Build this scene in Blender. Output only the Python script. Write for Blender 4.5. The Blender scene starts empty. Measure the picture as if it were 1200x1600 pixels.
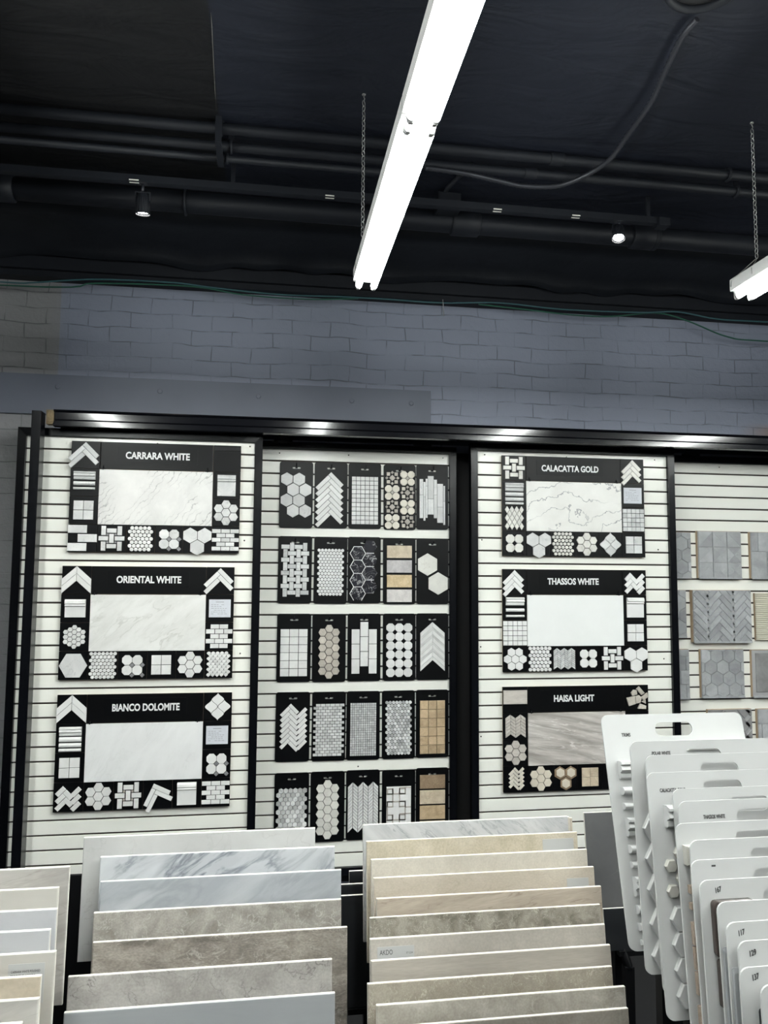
import bpy, bmesh, math, random
from mathutils import Matrix, Vector

random.seed(7)
H = 1.85                       # eye height of the photographer above the floor
PI = math.pi
scene = bpy.context.scene
col = scene.collection

# ------------------------------------------------------------------ camera
cam_data = bpy.data.cameras.new('camera')
cam = bpy.data.objects.new('camera', cam_data)
col.objects.link(cam)
YAW, PITCH, ROLL = math.radians(8.58502), math.radians(4.94116), math.radians(0.37264)
fw = Vector((math.sin(YAW) * math.cos(PITCH), math.cos(YAW) * math.cos(PITCH), math.sin(PITCH)))
rt0 = Vector((math.cos(YAW), -math.sin(YAW), 0))
up0 = rt0.cross(fw)
rt = rt0 * math.cos(ROLL) + up0 * math.sin(ROLL)
up = up0 * math.cos(ROLL) - rt0 * math.sin(ROLL)
m = Matrix(((rt.x, up.x, -fw.x, 0), (rt.y, up.y, -fw.y, 0), (rt.z, up.z, -fw.z, H), (0, 0, 0, 1)))
cam.matrix_world = m
cam_data.sensor_fit = 'VERTICAL'
cam_data.sensor_height = 36.0
cam_data.lens = 1202.314 / 1600 * 36.0
cam_data.clip_start = 0.05
scene.camera = cam

# ------------------------------------------------------------------ world, exposure
world = bpy.data.worlds.new('world')
scene.world = world
world.use_nodes = True
world.node_tree.nodes['Background'].inputs[0].default_value = (0.6, 0.68, 0.8, 1)
world.node_tree.nodes['Background'].inputs[1].default_value = 0.02
scene.view_settings.view_transform = 'Standard'
scene.view_settings.look = 'None'
scene.view_settings.exposure = 1.75
scene.view_settings.gamma = 1.0
scene.view_settings.use_curve_mapping = False
TUBE_POWER = 30.0             # emission of the fluorescent tubes
SPOT_POWER = 16.0             # watts of each track spot


# ------------------------------------------------------------------ materials
def new_mat(name):
    mt = bpy.data.materials.new(name)
    mt.use_nodes = True
    nt = mt.node_tree
    return mt, nt, nt.nodes['Principled BSDF']


def N(nt, typ, **kw):
    n = nt.nodes.new(typ)
    for k, v in kw.items():
        setattr(n, k, v)
    return n


def rgba(c):
    return (c[0], c[1], c[2], 1)


def math_node(nt, op, a=None, b=None, clamp=False):
    n = N(nt, 'ShaderNodeMath', operation=op, use_clamp=clamp)
    for i, v in enumerate((a, b)):
        if v is None:
            continue
        if isinstance(v, (int, float)):
            n.inputs[i].default_value = v
        else:
            nt.links.new(v, n.inputs[i])
    return n.outputs[0]


def mix_col(nt, fac, a, b, blend='MIX'):
    n = N(nt, 'ShaderNodeMix', data_type='RGBA', blend_type=blend)
    if isinstance(fac, (int, float)):
        n.inputs[0].default_value = fac
    else:
        nt.links.new(fac, n.inputs[0])
    for i, v in ((6, a), (7, b)):
        if isinstance(v, tuple):
            n.inputs[i].default_value = rgba(v)
        else:
            nt.links.new(v, n.inputs[i])
    return n.outputs[2]


def coords(nt, island=True, rot=0.0, stretch=(1, 1, 1)):
    tc = N(nt, 'ShaderNodeTexCoord')
    oi = N(nt, 'ShaderNodeObjectInfo')
    add = N(nt, 'ShaderNodeVectorMath', operation='ADD')
    nt.links.new(tc.outputs['Object'], add.inputs[0])
    r = math_node(nt, 'MULTIPLY', oi.outputs['Random'], 37.0)
    if island:
        g = N(nt, 'ShaderNodeNewGeometry')
        r2 = math_node(nt, 'MULTIPLY', g.outputs['Random Per Island'], 23.0)
        r = math_node(nt, 'ADD', r, r2)
    nt.links.new(r, add.inputs[1])
    mp = N(nt, 'ShaderNodeMapping', vector_type='TEXTURE')
    mp.inputs['Rotation'].default_value = (0, rot, 0)
    mp.inputs['Scale'].default_value = (1 / stretch[0], 1 / stretch[1], 1 / stretch[2])
    nt.links.new(add.outputs[0], mp.inputs[0])
    return mp.outputs[0]


def stone(name, c1, c2, vein=None, vein_amt=0.0, scale=6.0, rough=0.35, var=0.0, rot=0.0,
          stretch=(1, 1, 1), vein_w=0.02, vein_scale=5.0, bump=0.0, speck=0.0, island=True, distort=1.0, contrast=(0.35, 0.65), mask=(0.40, 0.62), wave=None):
    mt, nt, bs = new_mat(name)
    v = coords(nt, island, rot, stretch)
    n1 = N(nt, 'ShaderNodeTexNoise')
    n1.inputs['Scale'].default_value = scale
    n1.inputs['Detail'].default_value = 7
    n1.inputs['Roughness'].default_value = 0.6
    n1.inputs['Distortion'].default_value = distort * 0.5
    nt.links.new(v, n1.inputs['Vector'])
    mr = N(nt, 'ShaderNodeMapRange')
    mr.inputs['From Min'].default_value = contrast[0]
    mr.inputs['From Max'].default_value = contrast[1]
    nt.links.new(n1.outputs['Fac'], mr.inputs['Value'])
    c = mix_col(nt, mr.outputs[0], c1, c2)
    if vein is not None:
        n2 = N(nt, 'ShaderNodeTexNoise')
        n2.inputs['Scale'].default_value = vein_scale
        n2.inputs['Detail'].default_value = 5
        n2.inputs['Roughness'].default_value = 0.55
        n2.inputs['Distortion'].default_value = distort
        nt.links.new(v, n2.inputs['Vector'])
        a = math_node(nt, 'ABSOLUTE', math_node(nt, 'SUBTRACT', n2.outputs['Fac'], 0.5))
        mv = N(nt, 'ShaderNodeMapRange')
        mv.inputs['From Min'].default_value = 0.0
        mv.inputs['From Max'].default_value = vein_w
        mv.inputs['To Min'].default_value = 1.0
        mv.inputs['To Max'].default_value = 0.0
        nt.links.new(a, mv.inputs['Value'])
        if wave is not None:
            # long thin veins: crests of a distorted band pattern
            wv = N(nt, 'ShaderNodeTexWave', wave_type='BANDS', bands_direction='Z')
            wv.inputs['Scale'].default_value = wave[0]
            wv.inputs['Distortion'].default_value = wave[1]
            wv.inputs['Detail'].default_value = 5
            wv.inputs['Detail Scale'].default_value = wave[2]
            wv.inputs['Detail Roughness'].default_value = 0.55
            nt.links.new(v, wv.inputs['Vector'])
            nt.links.new(wv.outputs['Fac'], mv.inputs['Value'])
            mv.inputs['From Min'].default_value = wave[3]
            mv.inputs['From Max'].default_value = 1.0
            mv.inputs['To Min'].default_value = 0.0
            mv.inputs['To Max'].default_value = 1.0
        n3 = N(nt, 'ShaderNodeTexNoise')
        n3.inputs['Scale'].default_value = vein_scale * 0.8
        nt.links.new(v, n3.inputs['Vector'])
        m3 = N(nt, 'ShaderNodeMapRange')
        m3.inputs['From Min'].default_value = mask[0]
        m3.inputs['From Max'].default_value = mask[1]
        nt.links.new(n3.outputs['Fac'], m3.inputs['Value'])
        f = math_node(nt, 'MULTIPLY', math_node(nt, 'MULTIPLY', mv.outputs[0], m3.outputs[0]), vein_amt)
        c = mix_col(nt, f, c, vein)
    if speck > 0:
        n4 = N(nt, 'ShaderNodeTexNoise')
        n4.inputs['Scale'].default_value = scale * 14
        n4.inputs['Detail'].default_value = 3
        nt.links.new(v, n4.inputs['Vector'])
        m4 = N(nt, 'ShaderNodeMapRange')
        m4.inputs['From Min'].default_value = 0.35
        m4.inputs['From Max'].default_value = 0.65
        m4.inputs['To Min'].default_value = 1 - speck
        m4.inputs['To Max'].default_value = 1 + speck
        nt.links.new(n4.outputs['Fac'], m4.inputs['Value'])
        hs = N(nt, 'ShaderNodeHueSaturation')
        nt.links.new(c, hs.inputs['Color'])
        nt.links.new(m4.outputs[0], hs.inputs['Value'])
        c = hs.outputs[0]
    if var > 0:
        g = N(nt, 'ShaderNodeNewGeometry')
        w = N(nt, 'ShaderNodeMapRange')
        w.inputs['To Min'].default_value = 1 - var
        w.inputs['To Max'].default_value = 1 + var * 0.35
        nt.links.new(g.outputs['Random Per Island'], w.inputs['Value'])
        hs = N(nt, 'ShaderNodeHueSaturation')
        nt.links.new(c, hs.inputs['Color'])
        nt.links.new(w.outputs[0], hs.inputs['Value'])
        c = hs.outputs[0]
    nt.links.new(c, bs.inputs['Base Color'])
    bs.inputs['Roughness'].default_value = rough
    if bump > 0:
        b = N(nt, 'ShaderNodeBump')
        b.inputs['Strength'].default_value = bump
        b.inputs['Distance'].default_value = 0.004
        nt.links.new(n1.outputs['Fac'], b.inputs['Height'])
        nt.links.new(b.outputs[0], bs.inputs['Normal'])
    return mt


def plain(name, c, rough=0.5, metal=0.0, noise=0.0, nscale=20.0, bump=0.0, spec=0.5):
    mt, nt, bs = new_mat(name)
    bs.inputs['Roughness'].default_value = rough
    bs.inputs['Metallic'].default_value = metal
    bs.inputs['Specular IOR Level'].default_value = spec
    tc = N(nt, 'ShaderNodeTexCoord')
    n1 = N(nt, 'ShaderNodeTexNoise')
    n1.inputs['Scale'].default_value = nscale
    n1.inputs['Detail'].default_value = 5
    nt.links.new(tc.outputs['Object'], n1.inputs['Vector'])
    mr = N(nt, 'ShaderNodeMapRange')
    mr.inputs['To Min'].default_value = 1 - noise
    mr.inputs['To Max'].default_value = 1 + noise
    nt.links.new(n1.outputs['Fac'], mr.inputs['Value'])
    hs = N(nt, 'ShaderNodeHueSaturation')
    hs.inputs['Color'].default_value = rgba(c)
    nt.links.new(mr.outputs[0], hs.inputs['Value'])
    nt.links.new(hs.outputs[0], bs.inputs['Base Color'])
    if bump > 0:
        b = N(nt, 'ShaderNodeBump')
        b.inputs['Strength'].default_value = bump
        b.inputs['Distance'].default_value = 0.01
        nt.links.new(n1.outputs['Fac'], b.inputs['Height'])
        nt.links.new(b.outputs[0], bs.inputs['Normal'])
    return mt


def emitter(name, c, power):
    mt = bpy.data.materials.new(name)
    mt.use_nodes = True
    nt = mt.node_tree
    nt.nodes.remove(nt.nodes['Principled BSDF'])
    e = N(nt, 'ShaderNodeEmission')
    e.inputs[0].default_value = rgba(c)
    e.inputs[1].default_value = power
    nt.links.new(e.outputs[0], nt.nodes['Material Output'].inputs[0])
    return mt


def brick_wall(name):
    mt, nt, bs = new_mat(name)
    tc = N(nt, 'ShaderNodeTexCoord')
    sx = N(nt, 'ShaderNodeSeparateXYZ')
    nt.links.new(tc.outputs['Object'], sx.inputs[0])
    nz = N(nt, 'ShaderNodeTexNoise')
    nz.inputs['Scale'].default_value = 3.0
    nt.links.new(tc.outputs['Object'], nz.inputs['Vector'])
    wob = math_node(nt, 'MULTIPLY', math_node(nt, 'SUBTRACT', nz.outputs['Fac'], 0.5), 0.055)
    cx = N(nt, 'ShaderNodeCombineXYZ')
    nt.links.new(math_node(nt, 'ADD', sx.outputs[0], wob), cx.inputs[0])
    nt.links.new(math_node(nt, 'ADD', sx.outputs[2], wob), cx.inputs[1])
    br = N(nt, 'ShaderNodeTexBrick')
    br.inputs['Scale'].default_value = 1.0
    br.inputs['Brick Width'].default_value = 0.242
    br.inputs['Row Height'].default_value = 0.0935
    br.inputs['Mortar Size'].default_value = 0.0040
    br.inputs['Mortar Smooth'].default_value = 0.25
    br.inputs['Color1'].default_value = (1, 1, 1, 1)
    br.inputs['Color2'].default_value = (0.86, 0.86, 0.86, 1)
    br.inputs['Mortar'].default_value = (0.5, 0.5, 0.5, 1)
    nt.links.new(cx.outputs[0], br.inputs['Vector'])
    # paint fills some joints, so the mortar shows unevenly
    n2 = N(nt, 'ShaderNodeTexNoise')
    n2.inputs['Scale'].default_value = 7.0
    n2.inputs['Detail'].default_value = 6
    nt.links.new(tc.outputs['Object'], n2.inputs['Vector'])
    m2 = N(nt, 'ShaderNodeMapRange')
    m2.inputs['From Min'].default_value = 0.40
    m2.inputs['From Max'].default_value = 0.60
    nt.links.new(n2.outputs['Fac'], m2.inputs['Value'])
    joint = math_node(nt, 'MULTIPLY', br.outputs['Fac'], m2.outputs[0])
    # the left strip of the wall was rolled with a browner grey
    gt = N(nt, 'ShaderNodeMapRange')
    gt.inputs['From Min'].default_value = -1.262
    gt.inputs['From Max'].default_value = -1.255
    nt.links.new(sx.outputs[0], gt.inputs['Value'])
    paint = mix_col(nt, gt.outputs[0], (0.232, 0.232, 0.242), (0.228, 0.250, 0.318))
    px = N(nt, 'ShaderNodeMapRange')
    px.inputs['From Min'].default_value = 3.15
    px.inputs['From Max'].default_value = 3.40
    nt.links.new(sx.outputs[0], px.inputs['Value'])
    pz = N(nt, 'ShaderNodeMapRange')
    pz.inputs['From Min'].default_value = H + 1.08
    pz.inputs['From Max'].default_value = H + 1.03
    nt.links.new(sx.outputs[2], pz.inputs['Value'])
    paint = mix_col(nt, math_node(nt, 'MULTIPLY', math_node(nt, 'MULTIPLY', px.outputs[0], pz.outputs[0]), 0.8), paint, (0.24, 0.165, 0.14))
    n3 = N(nt, 'ShaderNodeTexNoise')
    n3.inputs['Scale'].default_value = 1.5
    n3.inputs['Detail'].default_value = 8
    nt.links.new(tc.outputs['Object'], n3.inputs['Vector'])
    m3 = N(nt, 'ShaderNodeMapRange')
    m3.inputs['To Min'].default_value = 0.86
    m3.inputs['To Max'].default_value = 1.14
    nt.links.new(n3.outputs['Fac'], m3.inputs['Value'])
    hs = N(nt, 'ShaderNodeHueSaturation')
    nt.links.new(paint, hs.inputs['Color'])
    nt.links.new(m3.outputs[0], hs.inputs['Value'])
    c = mix_col(nt, math_node(nt, 'MULTIPLY', joint, 0.56), hs.outputs[0], (0.06, 0.062, 0.07))
    nt.links.new(c, bs.inputs['Base Color'])
    bs.inputs['Roughness'].default_value = 0.55
    n5 = N(nt, 'ShaderNodeTexNoise')
    n5.inputs['Scale'].default_value = 38.0
    n5.inputs['Detail'].default_value = 4
    nt.links.new(tc.outputs['Object'], n5.inputs['Vector'])
    h = math_node(nt, 'ADD', math_node(nt, 'MULTIPLY', br.outputs['Fac'], -1.0),
                  math_node(nt, 'MULTIPLY', n5.outputs['Fac'], 0.6))
    b = N(nt, 'ShaderNodeBump')
    b.inputs['Strength'].default_value = 0.65
    b.inputs['Distance'].default_value = 0.010
    nt.links.new(h, b.inputs['Height'])
    nt.links.new(b.outputs[0], bs.inputs['Normal'])
    return mt


def ceiling_sheet(name):
    mt, nt, bs = new_mat(name)
    tc = N(nt, 'ShaderNodeTexCoord')
    sx = N(nt, 'ShaderNodeSeparateXYZ')
    nt.links.new(tc.outputs['Object'], sx.inputs[0])
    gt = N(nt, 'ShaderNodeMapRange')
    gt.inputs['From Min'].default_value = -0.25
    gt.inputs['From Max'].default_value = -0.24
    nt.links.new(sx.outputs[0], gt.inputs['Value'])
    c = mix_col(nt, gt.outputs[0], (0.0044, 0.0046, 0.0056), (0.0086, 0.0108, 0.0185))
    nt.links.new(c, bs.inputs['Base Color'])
    bs.inputs['Roughness'].default_value = 0.6
    bs.inputs['Specular IOR Level'].default_value = 0.3
    mp = N(nt, 'ShaderNodeMapping')
    mp.inputs['Scale'].default_value = (1.0, 2.6, 1.0)
    nt.links.new(tc.outputs['Object'], mp.inputs[0])
    n1 = N(nt, 'ShaderNodeTexNoise')
    n1.inputs['Scale'].default_value = 2.2
    n1.inputs['Detail'].default_value = 4
    n1.inputs['Distortion'].default_value = 0.8
    nt.links.new(mp.outputs[0], n1.inputs['Vector'])
    b = N(nt, 'ShaderNodeBump')
    b.inputs['Strength'].default_value = 0.6
    b.inputs['Distance'].default_value = 0.05
    nt.links.new(n1.outputs['Fac'], b.inputs['Height'])
    nt.links.new(b.outputs[0], bs.inputs['Normal'])
    return mt


M = {}
M['brick'] = brick_wall('painted_brick')
M['plank'] = plain('painted_plank', (0.132, 0.146, 0.186), 0.5, noise=0.12, nscale=4, bump=0.1)
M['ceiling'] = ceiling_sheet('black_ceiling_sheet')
M['ceiling_metal'] = plain('black_painted_pipe', (0.0095, 0.011, 0.0150), 0.55, noise=0.3, nscale=5, spec=0.25)
M['tarp'] = plain('black_tarp', (0.009, 0.0105, 0.014), 0.4, noise=0.3, nscale=9, bump=0.4)
M['floor'] = plain('concrete_floor', (0.010, 0.010, 0.011), 0.75, noise=0.25, nscale=2, spec=0.12)
M['side_wall'] = plain('side_wall_paint', (0.16, 0.165, 0.18), 0.6, noise=0.1, nscale=3)
M['black_metal'] = plain('black_enamelled_steel', (0.0025, 0.003, 0.0045), 0.26, noise=0.35, nscale=6, bump=0.03, spec=0.22)
M['rail_metal'] = plain('black_glossy_track', (0.006, 0.0065, 0.009), 0.12, noise=0.4, nscale=4, bump=0.0, spec=0.5)
M['rack_black'] = plain('matt_rack_black', (0.0035, 0.0037, 0.0045), 0.6, noise=0.3, spec=0.12)
M['matt_black'] = plain('matt_black_board', (0.006, 0.006, 0.007), 0.7, noise=0.2)
M['slat'] = plain('white_laminate', (0.89, 0.89, 0.83), 0.22, noise=0.035, nscale=1.5)
M['groove'] = plain('groove_brown', (0.030, 0.020, 0.017), 0.8)
M['mdf'] = plain('raw_board_edge', (0.36, 0.27, 0.18), 0.8, noise=0.2)
M['card'] = plain('black_card', (0.0015, 0.0018, 0.0024), 0.36, noise=0.15, nscale=8, spec=0.20)
M['sign'] = plain('black_sign', (0.0016, 0.0018, 0.0023), 0.36, noise=0.2, nscale=8, spec=0.21)
M['white_ink'] = plain('white_lettering', (0.82, 0.82, 0.82), 0.5)
M['black_ink'] = plain('black_lettering', (0.03, 0.03, 0.03), 0.6)
M['paper'] = plain('paper_label', (0.62, 0.64, 0.69), 0.6, noise=0.05, nscale=60)
M['grey_ink'] = plain('grey_print', (0.33, 0.34, 0.37), 0.7)
M['chrome'] = plain('bright_steel', (0.6, 0.6, 0.6), 0.25, metal=1.0)
M['zinc'] = plain('zinc_chain', (0.45, 0.45, 0.44), 0.35, metal=0.9)
M['fixture'] = plain('white_enamel', (0.75, 0.75, 0.74), 0.4, noise=0.04)
M['tube'] = emitter('fluorescent_tube', (0.955, 1.0, 0.965), TUBE_POWER)
M['tube_cap'] = plain('tube_cap', (0.55, 0.55, 0.53), 0.3, metal=0.7)
M['blue_cap'] = plain('blue_tube_cap', (0.18, 0.35, 0.55), 0.4)
M['spot_lens'] = emitter('spot_lens', (1.0, 0.97, 0.88), 25.0)
M['cable_teal'] = plain('teal_cable', (0.035, 0.10, 0.115), 0.45)
M['cable_green'] = plain('green_cable', (0.012, 0.085, 0.055), 0.45)
M['conduit'] = plain('flexible_conduit', (0.035, 0.037, 0.045), 0.35, metal=0.4)
M['white_tab'] = plain('white_track_tab', (0.7, 0.68, 0.62), 0.5)
M['white_board'] = plain('white_plastic_board', (0.435, 0.44, 0.435), 0.30, noise=0.03, nscale=3)
# stones
M['white'] = stone('white_marble_chip', (0.80, 0.80, 0.79), (0.72, 0.72, 0.71), (0.5, 0.5, 0.5), 0.3, 9, 0.3, var=0.10, vein_scale=14)
M['pure'] = stone('pure_white_chip', (0.83, 0.83, 0.82), (0.79, 0.79, 0.78), None, 0, 9, 0.28, var=0.05)
M['grey_white'] = stone('grey_white_chip', (0.74, 0.74, 0.735), (0.60, 0.61, 0.61), (0.34, 0.35, 0.36), 0.6, 9, 0.3, var=0.22, vein_scale=16)
M['mixed'] = stone('mixed_grey_chip', (0.80, 0.80, 0.79), (0.62, 0.63, 0.63), (0.26, 0.30, 0.30), 0.7, 9, 0.3, var=0.45, vein_scale=18)
M['warm_white'] = stone('warm_white_chip', (0.80, 0.79, 0.74), (0.70, 0.69, 0.65), (0.42, 0.40, 0.34), 0.5, 9, 0.3, var=0.16, vein_scale=14)
M['cream'] = stone('cream_chip', (0.79, 0.75, 0.66), (0.68, 0.63, 0.54), None, 0, 14, 0.35, var=0.10)
M['beige'] = stone('beige_chip', (0.66, 0.57, 0.44), (0.52, 0.43, 0.31), (0.34, 0.26, 0.18), 0.4, 18, 0.4, var=0.18, speck=0.10)
M['tan'] = stone('tan_chip', (0.56, 0.43, 0.28), (0.42, 0.31, 0.19), (0.25, 0.17, 0.10), 0.4, 18, 0.4, var=0.2, speck=0.12)
M['brown'] = stone('brown_chip', (0.32, 0.235, 0.155), (0.235, 0.165, 0.105), None, 0, 25, 0.4, speck=0.2)
M['taupe'] = stone('taupe_chip', (0.60, 0.56, 0.50), (0.46, 0.42, 0.37), (0.28, 0.25, 0.22), 0.5, 14, 0.35, var=0.22, vein_scale=20, speck=0.06)
M['grey_dot'] = stone('grey_dot_chip', (0.30, 0.30, 0.31), (0.22, 0.22, 0.23), None, 0, 14, 0.35, var=0.15)
M['taupe_dot'] = stone('taupe_dot_chip', (0.50, 0.46, 0.42), (0.42, 0.385, 0.35), None, 0, 14, 0.35, var=0.25)
M['speckled'] = stone('speckled_grey_stone', (0.56, 0.54, 0.54), (0.40, 0.385, 0.39), None, 0, 30, 0.45, speck=0.14)
M['golden'] = stone('golden_stone', (0.66, 0.53, 0.34), (0.48, 0.36, 0.20), (0.72, 0.62, 0.46), 0.6, 14, 0.4, vein_scale=12, speck=0.1)
M['pinkish'] = stone('pale_pinkish_stone', (0.70, 0.67, 0.65), (0.56, 0.53, 0.52), None, 0, 26, 0.4, speck=0.10)
M['dark'] = stone('black_marble_chip', (0.012, 0.012, 0.016), (0.020, 0.020, 0.028), (0.75, 0.75, 0.75), 0.9, 12, 0.25, vein_scale=20, vein_w=0.018)
M['greige'] = stone('greige_chip', (0.60, 0.56, 0.515), (0.50, 0.465, 0.425), (0.36, 0.33, 0.3), 0.4, 14, 0.35, var=0.15, stretch=(1, 1, 5), vein_scale=14)
M['ivory'] = stone('ivory_chip', (0.74, 0.68, 0.58), (0.65, 0.59, 0.49), None, 0, 12, 0.35, var=0.06)
M['panel_grey'] = stone('honed_grey_mosaic', (0.44, 0.455, 0.465), (0.31, 0.32, 0.33), (0.20, 0.21, 0.22), 0.4, 9, 0.35, var=0.24, vein_scale=14)
M['panel_dark'] = stone('honed_dark_mosaic', (0.30, 0.30, 0.30), (0.22, 0.22, 0.22), None, 0, 12, 0.4, var=0.2)
M['ribbed'] = stone('ribbed_cream_stone', (0.62, 0.60, 0.50), (0.52, 0.50, 0.41), None, 0, 8, 0.5)
# slabs in the middle of the sample boards
SL = dict(island=False)
M['slab_diag'] = stone('slab_diagonal_veins', (0.73, 0.73, 0.715), (0.60, 0.60, 0.59), (0.25, 0.25, 0.26), 0.8, 7, 0.28,
                       rot=math.radians(-50), vein_scale=9.0, distort=0.5, mask=(0.45, 0.62), wave=(11.0, 9.0, 1.5, 0.92), **SL)
M['slab_faint'] = stone('slab_faint_veins', (0.80, 0.80, 0.78), (0.68, 0.68, 0.655), (0.42, 0.42, 0.38), 0.5, 5, 0.3,
                        rot=math.radians(-38), stretch=(1, 1, 3), vein_scale=5, vein_w=0.03, distort=0.5, **SL)
M['slab_plain'] = stone('slab_plain_white', (0.85, 0.855, 0.855), (0.79, 0.795, 0.795), (0.66, 0.66, 0.66), 0.35, 4, 0.3,
                        rot=math.radians(-60), stretch=(1, 1, 3), vein_scale=5, vein_w=0.03, **SL)
M['slab_bold'] = stone('slab_bold_veins', (0.82, 0.815, 0.785), (0.73, 0.72, 0.69), (0.22, 0.23, 0.25), 0.85, 5, 0.28,
                       rot=math.radians(-8), vein_scale=5.0, distort=0.5, mask=(0.40, 0.56), wave=(3.4, 12.0, 1.5, 0.978), **SL)
M['slab_pure'] = stone('slab_pure_white', (0.89, 0.90, 0.89), (0.86, 0.87, 0.86), None, 0, 4, 0.25, **SL)
M['slab_wavy'] = stone('slab_wavy_greige', (0.64, 0.61, 0.575), (0.30, 0.275, 0.25), (0.78, 0.76, 0.73), 0.8, 3.2, 0.35,
                       rot=math.radians(10), stretch=(0.9, 1, 7), vein_scale=3.0, vein_w=0.03, distort=1.2, contrast=(0.32, 0.66), **SL)
# big tiles in the racks
M['t_pale_grey'] = stone('tile_pale_grey', (0.516, 0.516, 0.507), (0.447, 0.447, 0.439), (0.344, 0.335, 0.327), 0.5, 5, 0.4, vein_scale=9, vein_w=0.015, **SL)
M['t_blue_vein'] = stone('tile_blue_grey_veins', (0.56, 0.575, 0.59), (0.45, 0.465, 0.485), (0.19, 0.205, 0.23), 1.0, 4, 0.3,
                         rot=math.radians(-38), stretch=(1, 1, 3.2), vein_scale=5, vein_w=0.065, distort=0.6, mask=(0.36, 0.6), **SL)
M['t_blue_soft'] = stone('tile_soft_blue_grey', (0.456, 0.473, 0.490), (0.335, 0.353, 0.374), (0.258, 0.275, 0.292), 0.6, 4, 0.3,
                         rot=math.radians(-35), stretch=(1, 1, 3.4), vein_scale=4, vein_w=0.08, distort=0.5, **SL)
M['t_taupe'] = stone('tile_taupe', (0.396, 0.374, 0.340), (0.232, 0.215, 0.189), (0.533, 0.516, 0.482), 0.7, 17, 0.4, vein_scale=24, vein_w=0.02, speck=0.10, mask=(0.35, 0.6), **SL)
M['t_brown'] = stone('tile_brown_grey', (0.344, 0.310, 0.271), (0.146, 0.129, 0.112), (0.456, 0.421, 0.378), 0.7, 11, 0.4, vein_scale=15, stretch=(1, 1, 2.0), vein_w=0.02, speck=0.16, mask=(0.35, 0.6), **SL)
M['t_grey_crack'] = stone('tile_grey_cracked', (0.421, 0.404, 0.378), (0.284, 0.267, 0.249), (0.112, 0.103, 0.095), 0.8, 13, 0.4, vein_scale=13, vein_w=0.012, speck=0.09, **SL)
M['t_plain_grey'] = stone('tile_plain_blue_grey', (0.327, 0.340, 0.348), (0.297, 0.310, 0.318), None, 0, 4, 0.35, stretch=(0.5, 1, 5), **SL)
M['t_white_line'] = stone('tile_white_diagonal_lines', (0.516, 0.516, 0.516), (0.396, 0.400, 0.404), (0.215, 0.224, 0.232), 0.8, 9, 0.35,
                          rot=math.radians(42), stretch=(1, 1, 4), vein_scale=11, vein_w=0.03, distort=0.4, **SL)
M['t_sand'] = stone('tile_sand', (0.542, 0.490, 0.391), (0.413, 0.365, 0.275), (0.310, 0.258, 0.181), 0.4, 14, 0.4, vein_scale=20, speck=0.08, **SL)
M['t_ivory'] = stone('tile_ivory', (0.563, 0.525, 0.456), (0.494, 0.456, 0.391), None, 0, 16, 0.4, speck=0.06, **SL)
M['t_beige'] = stone('tile_beige', (0.503, 0.452, 0.378), (0.439, 0.387, 0.314), (0.344, 0.292, 0.224), 0.4, 11, 0.4, vein_scale=12, stretch=(1, 1, 2), speck=0.06, **SL)
M['t_wood'] = stone('tile_wavy_beige', (0.473, 0.413, 0.340), (0.327, 0.275, 0.219), (0.215, 0.172, 0.129), 0.7, 4, 0.4, rot=math.radians(-8), stretch=(0.8, 1, 6), vein_scale=6, speck=0.05, **SL)
M['t_pebble'] = stone('tile_mottled_taupe', (0.36, 0.33, 0.28), (0.16, 0.145, 0.115), (0.568, 0.533, 0.464), 0.8, 30, 0.4, vein_scale=38, speck=0.16, **SL)
M['t_light_taupe'] = stone('tile_light_taupe', (0.456, 0.426, 0.378), (0.400, 0.370, 0.327), None, 0, 14, 0.4, speck=0.06, **SL)
M['t_striated'] = stone('tile_striated_greige', (0.430, 0.396, 0.344), (0.361, 0.331, 0.288), (0.482, 0.456, 0.413), 0.4, 4, 0.4, stretch=(0.7, 1, 7), vein_scale=6, speck=0.05, **SL)
M['t_fleck'] = stone('tile_flecked_taupe', (0.378, 0.344, 0.284), (0.301, 0.267, 0.215), (0.602, 0.568, 0.490), 0.9, 22, 0.4, vein_scale=40, vein_w=0.018, speck=0.09, **SL)
M['t_cloud'] = stone('tile_cloudy_greige', (0.464, 0.439, 0.387), (0.292, 0.267, 0.224), (0.550, 0.525, 0.482), 0.6, 14, 0.4, vein_scale=18, speck=0.09, **SL)
M['t_dark_taupe'] = stone('tile_dark_taupe', (0.310, 0.284, 0.245), (0.232, 0.206, 0.176), (0.413, 0.387, 0.335), 0.4, 12, 0.4, vein_scale=14, speck=0.08, **SL)
M['t_slate'] = stone('tile_slate', (0.099, 0.099, 0.101), (0.073, 0.073, 0.076), (0.129, 0.129, 0.129), 0.4, 6, 0.4, vein_scale=7, **SL)
M['t_black'] = stone('tile_near_black', (0.019, 0.021, 0.023), (0.012, 0.013, 0.015), None, 0, 8, 0.3, **SL)
M['t_streaky'] = stone('tile_streaky_grey', (0.533, 0.516, 0.482), (0.344, 0.327, 0.305), (0.284, 0.258, 0.232), 0.6, 3, 0.35, rot=math.radians(-14), stretch=(0.7, 1, 5), vein_scale=4, **SL)
M['t_warm'] = stone('tile_warm_grey', (0.516, 0.499, 0.456), (0.456, 0.439, 0.400), None, 0, 5, 0.35, stretch=(1, 1, 3), **SL)
M['t_cool'] = stone('tile_cool_white', (0.516, 0.520, 0.533), (0.430, 0.434, 0.447), (0.310, 0.318, 0.327), 0.5, 4, 0.3, vein_scale=6, **SL)
M['t_honey'] = stone('tile_honey', (0.533, 0.473, 0.378), (0.447, 0.387, 0.297), (0.378, 0.310, 0.224), 0.4, 8, 0.4, vein_scale=10, speck=0.05, **SL)
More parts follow.
